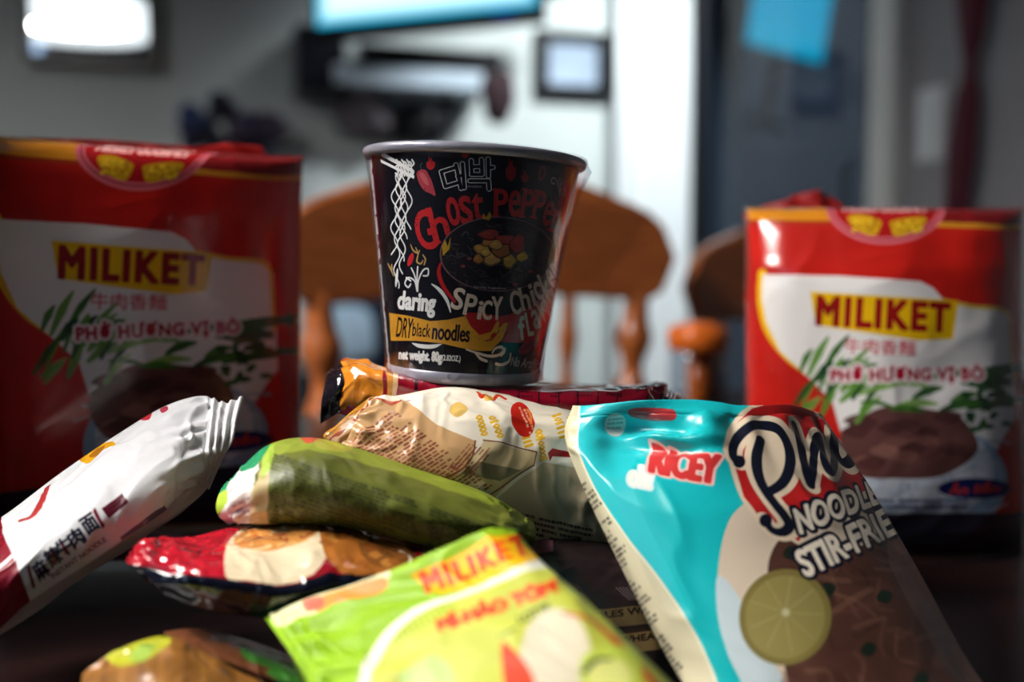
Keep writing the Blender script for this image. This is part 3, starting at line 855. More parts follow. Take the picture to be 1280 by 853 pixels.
for sx in (-1, 1):
    bm = bmesh.new(); tube(bm, [(sx * hx * .97, -.04, hz - .03), (sx * hx * .95, -.04, hz + .03), (sx * hx * .95, -.02, hz + .055), (sx * hx * .95, .02, hz + .055), (sx * hx * .95, .04, hz + .03), (sx * hx * .97, .04, hz - .03)], .003, 8)
    bm_obj('handle', bm, M_kraft, pb, smooth=True)

# ------------------------------------------------------------------ printed packets
WHITE = (238, 236, 230)
def backm(n, c): return plain(n, c, .3, .5)

# -- two big red family packs -------------------------------------------------
def red_pack_sheet():
    d, L, R_, top, bot = .56, 934, 1279, 258, 694
    rows = []
    TW = lambda x: (.017 - .034 * (x - L) / (R_ - L))
    for i, (y, dd) in enumerate(((top, .030), (top + 10, .006), (top + 60, -.004), (360, -.007), (480, -.008), (600, -.006), (bot - 40, -.002), (bot, .006))):
        rows.append([(L, y, d + .035 + dd * .3), (L + 3, y, d + .010 + dd * .8), (L + 40, y, d - .002 + dd), (L + 110, y, d - .006 + dd), ((L + R_) / 2, y, d - .008 + dd), (R_ - 110, y, d - .003 + dd), (R_ - 40, y, d + .008 + dd), (R_ - 4, y, d + .026 + dd * .8), (R_, y, d + .046 + dd * .3)])
        rows[-1] = [(x, 340 + .1575 * FPX / (d_ + TW(x)) if y == bot else y_, d_ + TW(x)) for x, y_, d_ in rows[-1]]
    return Sheet(grid(rows), 120, 110)
shp = red_pack_sheet()
RED = (196, 34, 26)
def red_pack_art(sh):
    c = sh.canvas(1300, RED)
    c.mottle(.14, 6, 4)
    c.poly([(900, 235), (1060, 235), (1060, 276), (900, 272)], (214, 136, 30)); c.poly([(900, 272), (1060, 276), (1060, 280), (900, 276)], (150, 60, 20), .7)
    c.poly([(1150, 235), (1320, 235), (1320, 281), (1150, 277)], (128, 24, 26)); c.poly([(1150, 275), (1320, 281), (1320, 287), (1150, 282)], (214, 146, 40))
    # half-round emblem with two ears of wheat
    c.ellipse(1107, 254, 76, 50, (214, 104, 116)); c.ellipse(1107, 254, 71, 45.5, (150, 40, 50)); c.ellipse(1107, 254, 69, 43.5, (214, 104, 116)); c.ellipse(1107, 254, 66, 40.5, (172, 26, 28))
    rw = random.Random(6)
    for ear in ([(1060, 270), (1078, 268), (1100, 274), (1101, 281), (1094, 293), (1076, 289), (1064, 280)], [(1113, 281), (1114, 275), (1136, 271), (1157, 271), (1154, 281), (1138, 290), (1119, 294)]):
        c.blob(ear, (200, 152, 20)); e = np.array(ear); lo, hi = e.min(0), e.max(0)
        for k in range(60):
            x, y = rw.uniform(lo[0] + 5, hi[0] - 5), rw.uniform(lo[1] + 4, hi[1] - 5); c.ellipse(x, y, 2.6, 1.3, rw.choice([(238, 196, 50), (160, 110, 20), (222, 176, 34)]), .85, rw.uniform(-1, 1))
    c.text('MILIKET GOURMET', (1107, 260), 104, 8, col=(236, 170, 166), bold=.8)
    # white panel with yellow border
    panel = [(953, 341), (1050, 343), (1150, 350), (1166, 358), (1180, 374), (1215, 381), (1262, 386), (1266, 400), (1268, 520), (1200, 640), (1080, 640), (1040, 500), (1000, 460), (975, 437), (958, 400), (953, 370)]
    c.stroke(smooth_pts([(952, 341), (954, 385), (964, 415), (985, 442), (1010, 462)], 8), 13, (236, 184, 30))
    c.poly(panel, (238, 234, 230))
    c.stroke(smooth_pts([(1180, 374), (1215, 381), (1258, 388), (1264, 420), (1265, 470)], 8), 5, (228, 190, 80))
    # plate title
    c.poly([(1013, 363), (1198, 374), (1191, 422), (1150, 424), (1020, 405)], (240, 190, 16))
    c.text('MILIKET', (1104, 391), 164, 34, math.radians(3.2), (150, 22, 22), bold=4.6, sp=1.2)
    c.text('牛肉香麵', (1100, 432), 88, 19, math.radians(2), (205, 90, 100), bold=.6)
    # picture: bowl, noodles, meat, herbs
    c.ellipse(1150, 600, 108, 78, (150, 176, 205)); c.ellipse(1150, 588, 94, 62, (206, 216, 228))
    r = random.Random(3)
    for k in range(70):
        x, y = 1150 + r.uniform(-85, 85), 590 + r.uniform(-45, 50)
        c.stroke(smooth_pts([(x, y), (x + r.uniform(-30, 30), y + r.uniform(-12, 12)), (x + r.uniform(-50, 50), y + r.uniform(-20, 20))], 5), 3, (226, 224, 226) if k % 2 else (170, 178, 196), .7)
    c.blob([(1050, 545), (1085, 515), (1120, 505), (1160, 510), (1200, 520), (1222, 560), (1180, 592), (1120, 596), (1070, 590)], (104, 66, 62))
    for k in range(22):
        x, y = r.uniform(1065, 1200), r.uniform(515, 585)
        c.blob([(x - 18, y), (x, y - 9), (x + 18, y - 3), (x + 6, y + 8)], r.choice([(128, 84, 76), (92, 54, 52), (150, 104, 92), (80, 46, 46)]), .8)
    for k in range(46):
        x = r.uniform(985, 1080) if k < 26 else r.uniform(1060, 1230); y = r.uniform(460, 530) if k < 26 else r.uniform(470, 515)
        a = r.uniform(-1.2, -.2) if k < 26 else r.uniform(-.35, .2); L = r.uniform(24, 62)
        c.stroke([(x, y), (x + L * .5 * math.cos(a), y + L * .5 * math.sin(a) - 3), (x + L * math.cos(a), y + L * math.sin(a))], r.uniform(6, 12), r.choice([(66, 116, 44), (98, 148, 58), (46, 88, 38), (128, 172, 84), (36, 70, 40)]), .92, 5, taper=[.4, 1, .25])
    for k in range(26):
        a = r.uniform(0, 6.28); x, y = 1232 + r.uniform(-22, 20), 490 + r.uniform(-30, 45)
        c.blob([(x, y), (x + 9 * math.cos(a), y + 9 * math.sin(a)), (x + 14 * math.cos(a + .5), y + 14 * math.sin(a + .5)), (x + 6 * math.cos(a + 1.3), y + 6 * math.sin(a + 1.3))], r.choice([(40, 76, 42), (58, 98, 52)]))
    c.text('PHỞ HƯƠNG VỊ BÒ', (1134, 466), 190, 24, math.radians(-.8), (168, 20, 44), bold=1.8, out=(244, 226, 226), ow=3.2, sp=1.1)
    c.ellipse(1218, 609, 46, 13, (24, 38, 96)); c.text('Ăn liền', (1218, 608), 62, 14, -.05, (220, 60, 50), bold=1.2, skew=.25)
    c.poly([(900, 640), (1320, 640), (1320, 700), (900, 700)], (34, 30, 44), .9); c.smallprint((1080, 622), (130, 0), (0, 8), 1, 2, (40, 60, 110), .5)  # dark band across the foot: shade painted into the print
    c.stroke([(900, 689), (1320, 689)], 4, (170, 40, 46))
    return c
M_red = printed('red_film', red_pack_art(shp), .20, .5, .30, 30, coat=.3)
M_redback = backm('red_film_back', (150, 26, 24))
def flap(parent, hs, y0=.03, z0=.18):
    """pinched film seal standing up along the top: hs = (x, height) points"""
    V, F = [], []
    n, mz = 60, 8
    xs = np.linspace(hs[0][0], hs[-1][0], n + 1); hh = np.interp(xs, [p[0] for p in hs], [p[1] for p in hs])
    for i in range(n + 1):
        for k in range(mz + 1):
            w = k / mz
            V.append((xs[i] + .002 * math.sin(i * .7) * w, y0 + .010 * w + .003 * math.sin(i * .75 + w * 3) * w, z0 + hh[i] * w))
    for i in range(n):
        for k in range(mz):
            q = i * (mz + 1) + k; F.append((q, q + mz + 1, q + mz + 2, q + 1))
    o = mesh_obj('folded_flap', V, F, M_redback, parent); m = o.modifiers.new('solid', 'SOLIDIFY'); m.thickness = .0006
    return o
GR = 'large red beef noodle packs standing at the back'
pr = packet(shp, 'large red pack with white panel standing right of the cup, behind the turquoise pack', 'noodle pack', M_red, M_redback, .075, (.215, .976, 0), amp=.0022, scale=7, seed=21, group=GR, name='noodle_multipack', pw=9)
# the left one: same pack, its own place, a little nearer and leaning forward
ob = np.array(pr.location)
zt = max(v.co.z for v in pr.children[0].data.vertices)
flap(pr, [(-.072, .004), (-.05, .012), (-.022, .021), (-.012, .016), (-.004, .006), (.07, .005)], .03, zt - .006)
pl = pr.copy(); C.objects.link(pl); pl['label'] = 'large red pack with white panel standing in shadow left of the cup'
for k in list(pr.children):
    if k.name.startswith('folded_flap'): continue
    c = k.copy(); C.objects.link(c); c.parent = pl
tl = at(178, 500, .545); tr_ = at(1106, 500, .56)
pl.location = Vector((-.2060, .570, .7825)); pl.scale = (1.0, .58, 1.0)
pl.rotation_euler = (math.radians(5), 0, math.radians(32))
pr.location.z = .752
flap(pl, [(-.075, .006), (-.02, .008), (.03, .007), (.045, .011), (.068, .010), (.072, .004)], .03, zt - .006)

# -- turquoise pho pack, leaning -------------------------------------------------
rows = []
for y, d, xs in ((507, .392, (716, 735, 800, 870, 935, 985, 1028)),
                 (545, .384, (706, 722, 790, 868, 945, 1002, 1045)),
                 (608, .370, (728, 745, 812, 893, 975, 1040, 1087)),
                 (715, .352, (779, 797, 868, 950, 1035, 1105, 1149)),
                 (833, .335, (840, 860, 930, 1015, 1100, 1170, 1215)),
                 (962, .318, (905, 925, 998, 1082, 1168, 1238, 1280))):
    off = (.012, .002, -.007, -.010, -.005, .006, .024)
    rows.append([(x, y - (6 if i in (2, 3) and y == 507 else 0), d + o) for i, (x, o) in enumerate(zip(xs, off))])
rows[1][2] = (790, 548, rows[1][2][2] + .010); rows[1][3] = (868, 545, rows[1][3][2] - .002); rows[0][3] = (870, 500, rows[0][3][2] + .004)
rows[0][6] = (1026, 517, rows[0][6][2]); rows[0][5] = (988, 506, rows[0][5][2])
rows[-1] = [(x, 340 + .1575 * FPX / d_, d_) for x, y_, d_ in rows[-1]]
shk = Sheet(grid(rows), 130, 120)
def pho_art(sh):
    TURQ = (20, 186, 190); c = sh.canvas(1500, TURQ)
    CRM = (226, 206, 178); NAVY = (20, 24, 40); REDB = (186, 34, 34)
    c.blob([(726, 505), (800, 500), (830, 540), (790, 600), (860, 760), (900, 860), (870, 800), (780, 668), (746, 616), (722, 559)], (52, 200, 206), .6)
    # cream panel and bowl
    c.blob([(938, 625), (912, 650), (899, 700), (897, 760), (908, 812), (930, 860), (985, 980), (1400, 980), (1330, 700), (1160, 560), (1060, 600), (980, 600)], (218, 200, 176))
    c.blob([(897, 720), (896, 765), (908, 815), (930, 862), (985, 980), (1060, 980), (1000, 880), (950, 800), (920, 740)], (196, 214, 222), .9)
    c.blob([(962, 700), (985, 668), (1020, 690), (1060, 690), (1130, 655), (1200, 640), (1330, 800), (1330, 990), (1020, 990), (985, 850), (965, 760)], (84, 54, 44))
    r = random.Random(5)
    for k in range(150):
        x, y = r.uniform(975, 1290), r.uniform(680, 980)
        a = r.uniform(-.6, 1.6); L = r.uniform(20, 70); q = r.uniform(-14, 14)
        c.stroke([(x, y), (x + L * .5 * math.cos(a) + q, y + L * .5 * math.sin(a) - q), (x + L * math.cos(a), y + L * math.sin(a))], r.uniform(3, 7), r.choice([(120, 82, 66), (104, 68, 56), (74, 46, 38), (132, 96, 78), (58, 38, 32)]), .45, 5)
    for x, y in ((990, 690), (1036, 736), (1106, 746), (1086, 812), (1150, 850), (1003, 905)):
        c.blob([(x - 10, y + 3), (x - 2, y - 9), (x + 10, y - 3), (x + 3, y + 9)], (30, 42, 32))
    c.blob([(1110, 690), (1130, 660), (1180, 655), (1210, 700), (1250, 800), (1210, 860), (1150, 780)], (150, 110, 88), .5)
    c.ellipse(982, 771, 58, 61, (128, 116, 62), rot=.3); c.ellipse(982, 771, 50, 53, (148, 136, 78), rot=.3)
    for k in range(9):
        a = k * 2 * PI / 9; c.stroke([(982, 765), (982 + 46 * math.cos(a), 768 + 48 * math.sin(a))], 2, (166, 156, 104), .7)
    c.ellipse(983, 765, 5, 5, (196, 190, 150))
    # badge
    badge = [(912, 560), (920, 530), (940, 511), (968, 503), (1000, 506), (1035, 520), (1062, 545), (1090, 590), (1086, 612), (1012, 640), (1004, 668), (1000, 676), (985, 668), (955, 655), (930, 622)]
    c.stroke(badge, 9, CRM, 1, 6, True)
    c.poly(badge, REDB); c.poly([(1034, 508), (1075, 540), (1120, 610), (1085, 600), (1046, 545)], TURQ)
    P1 = [(925, 580), (917, 572), (918, 556), (928, 541), (947, 532), (968, 538), (982, 558), (986, 583), (978, 604), (958, 617)]
    P2 = [(949, 552), (945, 574), (950, 600), (966, 628), (981, 646), (987, 658), (978, 665), (965, 662), (956, 650)]
    H1 = [(990.5, 532.7), (999.6, 560), (1005, 588), (1013, 607)]
    H2 = [(1013, 607), (1016, 574), (1017, 556), (1020, 549), (1024, 556), (1028.6, 577), (1034.7, 593), (1041, 584), (1043.5, 566), (1041, 545)]
    O1 = [(1041, 543), (1044, 562), (1051.5, 575), (1059, 579), (1066, 570), (1066, 552), (1057, 541)]
    HK = [(1025.5, 519), (1031.6, 517), (1036, 523.5), (1037.7, 529)]
    c.blob([(948, 545), (972, 550), (980, 585), (968, 612), (956, 600), (948, 570)], CRM)
    for w, col in ((24, CRM), (11, NAVY)):
        for q, tp in ((P1, (.75, 1.15, .9)), (P2, (1, 1.1, .8)), (H1, (.85, .95, .9)), (H2, (.8, .8, .8, .8)), (O1, (.9, .9, .9)), (HK, (.32, .32, .32))):
            c.stroke(q, w, col, 1, 7, taper=tp if col is NAVY else [max(t, .62) for t in tp])
    c.ellipse(924, 577, 8, 8, NAVY); c.ellipse(957, 651, 8, 8, NAVY)
    NC = (238, 226, 206)
    c.poly([(996, 640), (1108, 590), (1124, 640), (1140, 664), (1020, 722), (1004, 712), (1006, 690)], NAVY, .0)
    c.text('NOODLES', (1052, 631), 118, 30, math.radians(-21), NC, bold=2.6, out=NAVY, ow=3.6, skew=.02)
    c.text('STIR-FRIED', (1068, 673), 147, 34, math.radians(-26), NC, bold=3.0, out=NAVY, ow=3.6)
    # small logo and folds of the print at the top left
    c.ellipse(769, 531, 13, 14, (214, 220, 214)); c.smallprint((759, 524), (20, 0), (0, 5), 1, 3, (120, 150, 150), .5)
    c.blob([(785, 514), (800, 510), (840, 512), (842, 522), (815, 526), (790, 524)], (196, 62, 66))
    c.text('oh!', (801, 597), 26, 24, .15, (236, 230, 220), bold=2.4, out=(206, 224, 222), ow=3)
    c.text('RICEY', (856, 581), 82, 34, .16, (206, 52, 52), bold=5, out=(232, 190, 180), ow=3)
    # cream side with rows of print
    side = [(660, 480), (735, 480), (724, 508), (722, 559), (746, 616), (781, 668), (824, 725), (864, 786), (896, 853), (950, 985), (860, 985), (800, 860), (700, 600)]
    c.poly(side, (214, 206, 172))
    for i in range(30):
        t = i / 29; x, y = 735 + 165 * t, 612 + 350 * t
        w = 16 + 10 * (i * 7 % 5) / 4
        if i % 6 == 3: continue
        c.smallprint((x - 16 + 6 * t, y), (w * .75, -w * .62), (3, 5), 1, 2, (64, 58, 52), .62, .9, i, .2, .5)
    c.stroke(smooth_pts([(724, 508), (722, 559), (746, 616), (781, 668), (824, 725), (864, 786), (896, 853), (950, 985)], 8), 3, (236, 230, 206))
    return c
M_pho = printed('turquoise_film', pho_art(shk), .30, .5, .2, 26)
packet(shk, 'turquoise noodle pack with dark script lettering leaning at the right front of the heap', 'noodle packet', M_pho, backm('turquoise_back', (30, 150, 156)), .024, (0, 1, -.25),
       seal=(0, 0, .035, .04), amp=.0024, scale=5, seed=5, name='noodle_packet', pw=4, dents=((.33, .075, .10, .022, -.0045), (.30, .112, .11, .018, .0035), (.36, .145, .10, .02, -.0035), (.55, .06, .03, .08, -.0025)))

# -- cream pack in the middle -----------------------------------------------------
shc = Sheet(grid([
    [(462, 497, 0.409), (500, 494, 0.412), (560, 484, 0.414), (620, 491, 0.416), (700, 507, 0.420), (790, 528, 0.424)],
    [(440, 514, 0.400), (490, 510, 0.398), (560, 508, 0.398), (625, 517, 0.400), (702, 536, 0.406), (790, 556, 0.410)],
    [(420, 532, 0.396), (480, 548, 0.388), (556, 552, 0.387), (628, 562, 0.390), (700, 586, 0.398), (790, 600, 0.405)],
    [(404, 547, 0.394), (470, 577, 0.386), (550, 590, 0.384), (630, 610, 0.388), (700, 630, 0.397), (790, 640, 0.404)],
    [(420, 580, 0.400), (490, 620, 0.394), (560, 645, 0.391), (640, 672, 0.394), (700, 690, 0.402), (790, 700, 0.410)]]), 120, 90)
def cream_art(sh):
    c = sh.canvas(1300, (236, 226, 206))
    YEL = (226, 176, 40)
    # tan panel with rows of print
    panel = [(395, 552), (440, 520), (462, 505), (510, 502), (545, 530), (566, 540), (594, 552), (590, 575), (575, 590), (600, 640), (500, 640), (400, 575)]
    c.poly(panel, (202, 160, 112)); c.poly([(605, 551), (670, 566), (668, 580), (640, 602), (600, 640), (560, 640), (572, 592), (592, 572)], (206, 186, 142))
    c.poly([(598, 577), (652, 588), (625, 602), (575, 592)], (108, 104, 78), .8)
    c.stroke(smooth_pts([(594, 552), (590, 572), (575, 588), (550, 600)], 6), 2, (120, 70, 40)); c.stroke([(604, 551), (670, 566), (667, 582), (640, 600), (600, 625)], 1.6, (120, 80, 50))
    for i in range(16):
        o = np.array([432 + 9 * i, 553 + 5.2 * i]); L = 72 - 1.5 * i
        c.smallprint(o, (L * .84, -L * .56), (4.6, 3.0), 1, 2, (128, 62, 48), .55, .9, i, .06, .2)
    for i in range(6): c.smallprint((560 + 5 * i, 585 + i), (26, -30), (4, 2), 1, 2, (128, 70, 48), .5, .8, 40 + i, .1, .3)
    c.stroke([(462, 503), (490, 506), (510, 500)], 4, (170, 66, 44))
    # yellow letters on cream
    ry = random.Random(11)
    for x0, y0, x1, y1, n_ in ((598, 520, 606, 545, 5), (614, 520, 626, 548, 5), (657, 545, 662, 560, 3), (673, 537, 679, 577, 8), (695, 517, 704, 550, 6), (712, 520, 722, 560, 7), (735, 525, 745, 570, 7), (760, 530, 770, 580, 7)):
        for k in range(n_):
            t = (k + .5) / n_; x, y = x0 + (x1 - x0) * t, y0 + (y1 - y0) * t
            if ry.random() < .45: c.stroke([(x - 4, y + 1), (x + 4, y - 1.5)], 3.2, YEL)
            else: c.stroke([(x - 3.5, y + 1.6), (x, y - 1.8), (x + 3.5, y + .2), (x + .4, y + 2.2)], 2.2, YEL, 1, 4, True)
    c.blob([(565, 505), (575, 502), (585, 512), (572, 522), (562, 515)], (222, 170, 60), .7)
    c.ellipse(653, 524, 14, 23, (206, 40, 26), rot=-.32); c.smallprint((648, 508), (15, 36), (4.6, -1.6), 1, 2, (240, 200, 160), .5, .9, 4, .07, .14)
    c.stroke([(660, 511), (664, 520), (663, 530)], 3, (236, 130, 60))
    c.stroke(smooth_pts([(597, 491), (602, 497), (608, 494), (616, 500), (622, 494), (632, 498)], 5), 3, (206, 60, 30)); c.ellipse(611, 498, 6, 4, (226, 170, 60), .8)
    c.poly([(684, 567), (690, 561), (715, 566), (715, 572), (690, 571), (687, 577)], (170, 28, 24))
    c.poly([(680, 578), (800, 600), (800, 720), (600, 690), (620, 625), (650, 600)], (182, 160, 120), .7)
    c.text('Happy', (622, 628), 54, 13, math.radians(33), (190, 184, 190), bold=1.2)
    c.smallprint((640, 640), (100, 20), (0, 7), 1, 4, (60, 50, 46), .5)
    # gold edge of the end seal
    c.poly([(380, 556), (455, 488), (470, 497), (410, 550), (405, 565)], (188, 128, 42))
    c.smallprint((402, 549), (56, -46), (5, 3), 1, 1, (120, 74, 28), .5, .7, 3, .04, .08)
    c.stroke([(412, 552), (468, 504)], 2.2, (150, 60, 36))
    return c
M_cream = printed('cream_film', cream_art(shc), .26, .5, .28, 45)
packet(shc, 'cream noodle pack with rows of brown print lying in front of the dark red pack', 'noodle packet', M_cream, backm('cream_back', (190, 176, 150)), .014, (0, 1, -.35), seal=(.05, .04, 0, 0),
       amp=.0018, scale=7, seed=12, pw=5)

# -- dark red pack under the cup ---------------------------------------------------
shr = Sheet(grid([
    [(408, 470, 0.520), (440, 462, 0.525), (478, 466, 0.530), (540, 474, 0.535), (620, 478, 0.535), (700, 480, 0.535), (780, 484, 0.530), (826, 488, 0.520), (850, 493, 0.515)],
    [(410, 466, 0.480), (436, 455, 0.480), (476, 461, 0.485), (540, 471, 0.488), (620, 476, 0.490), (700, 479, 0.490), (780, 484, 0.485), (828, 489, 0.480), (852, 495, 0.480)],
    [(408, 470, 0.441), (438, 452, 0.438), (480, 461, 0.438), (540, 473, 0.438), (620, 479, 0.438), (700, 483, 0.438), (775, 488, 0.441), (826, 493, 0.446), (850, 499, 0.451)],
    [(402, 500, 0.427), (440, 470, 0.420), (482, 474, 0.417), (540, 486, 0.416), (620, 494, 0.416), (700, 500, 0.417), (770, 503, 0.422), (824, 504, 0.430), (848, 507, 0.437)],
    [(400, 530, 0.432), (436, 512, 0.424), (480, 516, 0.422), (540, 530, 0.422), (620, 538, 0.422), (700, 542, 0.424), (770, 544, 0.428), (822, 540, 0.434), (848, 530, 0.442)]]), 120, 90)
def maroon_art(sh):
    c = sh.canvas(1300, (150, 14, 38)); c.mottle(.2, 7, 2)
    c.poly([(380, 430), (486, 430), (482, 540), (380, 560)], (224, 138, 40)); c.poly([(380, 430), (412, 430), (424, 500), (430, 540), (380, 560)], (30, 24, 30))
    c.poly([(478, 440), (490, 440), (485, 540), (478, 540)], (140, 20, 34))
    c.poly([(494, 440), (504, 440), (494, 500), (488, 540), (484, 540)], (240, 200, 150)); c.poly([(484, 440), (494, 440), (486, 540), (483, 540)], (224, 150, 60))
    c.stroke(smooth_pts([(440, 455), (446, 480), (443, 510)], 5), 6, (190, 104, 26), .5); c.stroke(smooth_pts([(458, 452), (462, 470), (470, 500)], 5), 5, (206, 120, 30), .5)
    for x in range(524, 830, 25): c.stroke([(x + 1, 440), (x - 1, 545)], 1.8, (46, 8, 22))
    for i in range(8): c.smallprint((535 + 37 * i, 489), (20, 1), (0, 5), 1, 2, (70, 8, 24), .5, .8, i, .1, .3)
    c.poly([(826, 440), (880, 440), (880, 560), (822, 560)], (60, 12, 30), .8)
    return c
M_maroon = printed('maroon_film', maroon_art(shr), .16, .6, .35, 60, coat=.4)
M_clear = film_mat('clear_seal', (120, 112, 130), .08, .95, .6, 90, .12)
packet(shr, 'dark red noodle pack with orange end lying under the noodle cup', 'noodle packet', M_maroon, backm('maroon_back', (96, 14, 30)), .030, (0, .15, -1), seal=(.055, .05, 0, 0),
       amp=.0012, scale=9, seed=31, pw=4, endw=2.4, seal_mats={'l': plain('dark_seal', (24, 20, 28), .12, .7, bump=.5, bscale=160)}, seal_labels={'l': 'black crinkled end seal'})

# -- olive green pack ---------------------------------------------------------------
shg = Sheet(grid([
    [(276, 612, 0.387), (302, 585, 0.386), (336, 556, 0.384), (386, 547, 0.384), (445, 560, 0.384), (520, 586, 0.384), (600, 613, 0.384), (648, 640, 0.385), (668, 655, 0.386)],
    [(272, 622, 0.376), (298, 602, 0.370), (333, 580, 0.364), (388, 565, 0.363), (445, 580, 0.363), (520, 604, 0.364), (600, 629, 0.366), (650, 652, 0.372), (670, 663, 0.378)],
    [(270, 634, 0.372), (296, 622, 0.363), (331, 608, 0.354), (390, 600, 0.352), (446, 612, 0.352), (522, 632, 0.353), (600, 652, 0.356), (650, 664, 0.364), (670, 670, 0.374)],
    [(274, 646, 0.373), (296, 642, 0.365), (330, 636, 0.356), (392, 632, 0.353), (450, 640, 0.352), (526, 658, 0.353), (598, 674, 0.357), (646, 676, 0.366), (668, 677, 0.375)],
    [(284, 655, 0.379), (300, 654, 0.373), (330, 656, 0.364), (394, 656, 0.361), (455, 664, 0.360), (530, 682, 0.361), (598, 694, 0.365), (642, 690, 0.374), (664, 684, 0.380)]]), 120, 90)
def green_art(sh):
    c = sh.canvas(1300, (102, 108, 38)); c.mottle(.14, 6, 8)
    c.poly([(330, 535), (400, 535), (460, 555), (530, 582), (640, 625), (640, 640), (520, 600), (440, 574), (385, 562), (340, 572)], (150, 166, 52), .8)  # lime strip along the top edge: highlight painted into the print
    c.blob([(375, 545), (392, 543), (402, 550), (385, 556)], (206, 70, 50), .9); c.blob([(400, 548), (440, 556), (430, 566), (395, 560)], (190, 180, 60), .7)
    for i in range(22):
        t = i / 21; o = np.array([338 + 2 * math.sin(i), 566 + 4.6 * i])
        c.smallprint(o, (182, 62 + 4 * t), (0, 4.6), 1, 1, (40, 46, 22), .62, .9, i, .012, .05)
        c.smallprint(o + [196, 66], (92, 34), (0, 4.6), 1, 1, (36, 44, 22), .62, .9, 50 + i, .03, .11)
    c.poly([(250, 560), (336, 540), (330, 562), (318, 600), (322, 640), (330, 670), (250, 680)], (226, 224, 216))
    c.smallprint((292, 632), (36, -18), (3, 6), 1, 5, (110, 80, 110), .4, .8, 5, .1, .3)
    c.blob([(312, 640), (322, 600), (334, 570), (338, 575), (334, 640), (338, 662), (318, 665)], (200, 176, 130), .9)
    c.poly([(330, 560), (345, 556), (338, 590), (326, 600)], (160, 196, 60), .8)
    # green bands of the seal
    c.poly([(262, 600), (302, 570), (306, 578), (290, 600), (276, 622), (262, 640)], (10, 140, 86)); c.poly([(316, 560), (336, 545), (338, 562), (322, 582), (308, 590), (300, 590), (310, 575)], (10, 140, 86))
    c.poly([(262, 625), (284, 612), (284, 628), (274, 645), (262, 660)], (176, 206, 60))
    return c
M_green = printed('green_film', green_art(shg), .46, .4, .25, 50)
packet(shg, 'olive green noodle pack covered in small dark print, white and green at its left end', 'noodle packet', M_green, backm('green_back', (84, 96, 40)), .026, (0, 1, -.3), seal=(.055, .05, 0, 0),
       amp=.0014, scale=7, seed=44, pw=5)

# -- white pack on the left ----------------------------------------------------------
shw = Sheet(grid([
    [(-80, 695, .385), (0, 648, .392), (75, 592, .402), (150, 541, .412), (206, 508, .420), (252, 495, .424), (280, 503, .420), (304, 496, .420)],
    [(-70, 715, .368), (12, 662, .374), (92, 606, .384), (160, 560, .396), (214, 532, .406), (252, 522, .412), (275, 524, .412), (298, 520, .414)],
    [(-55, 742, .350), (18, 688, .356), (104, 625, .366), (165, 588, .380), (222, 566, .390), (248, 556, .400), (272, 553, .404), (291, 552, .408)],
    [(-40, 770, .346), (24, 718, .350), (104, 664, .358), (166, 624, .368), (214, 598, .382), (245, 580, .396), (266, 573, .404), (280, 570, .408)],
    [(-20, 806, .352), (38, 752, .355), (106, 708, .360), (164, 668, .366), (205, 640, .380), (236, 612, .398), (250, 606, .408), (262, 612, .412)]]), 120, 90)
def white_art(sh):
    c = sh.canvas(1400, (218, 218, 220))
    c.poly([(-120, 640), (2, 646), (2, 665), (24, 712), (44, 770), (-120, 830)], (128, 18, 36))
    r = math.radians(-34); NV = (26, 26, 44); MR = (110, 24, 46)
    c.stroke([(36, 709), (42, 733)], 4, MR)
    for k, (ch_, x, y) in enumerate((('麻', 51, 712), ('辣', 66, 696), ('牛', 80, 684), ('肉', 95, 672), ('面', 112, 655))):
        c.text(ch_, (x, y), 18, 22, r, NV, bold=1.6)
        if k in (1, 2): c.stroke([(x - 1, y - 4), (x + 2, y + 8)], 3, (150, 40, 60), .7)
    c.stroke([(118, 638), (129, 658)], 4, MR)
    c.text('INSTANT NOODLE', (98, 697), 82, 6.5, r * 1.02, (110, 66, 88), bold=.5)
    c.poly([(127, 636), (152, 616), (161, 628), (136, 649)], (84, 20, 36)); c.smallprint((135, 637), (16, -13), (3, 4), 1, 2, (50, 10, 22), .5)
    c.stroke(smooth_pts([(24, 650), (40, 645), (50, 630), (60, 610)], 6), 9, (168, 50, 48), 1, taper=(.4, 1, .7))
    c.blob([(99, 575), (104, 566), (118, 558), (138, 553), (145, 558), (130, 563), (120, 572), (110, 580)], (222, 160, 30)); c.blob([(112, 572), (120, 562), (132, 558), (122, 570)], (150, 90, 20), .8)
    c.blob([(176, 525), (184, 518), (190, 516), (186, 524)], (180, 40, 50)); c.blob([(200, 512), (208, 508), (210, 512), (203, 516)], (170, 40, 60))
    c.poly([(150, 672), (205, 632), (215, 645), (160, 690)], (60, 44, 66), .75); c.text('Fast', (192, 652), 24, 12, r, (150, 130, 150), bold=.8)
    return c
M_white = printed('white_film', white_art(shw), .25, .5, .22, 35)
packet(shw, 'white noodle pack with red end and vertical bar signs at the left edge', 'noodle packet', M_white, backm('white_back', (214, 206, 202)), .034, (.25, .95, -.2), seal=(0, .105, 0, 0),
       amp=.0019, scale=5, seed=57, pw=5, endw=1.3, crimp=.0008)

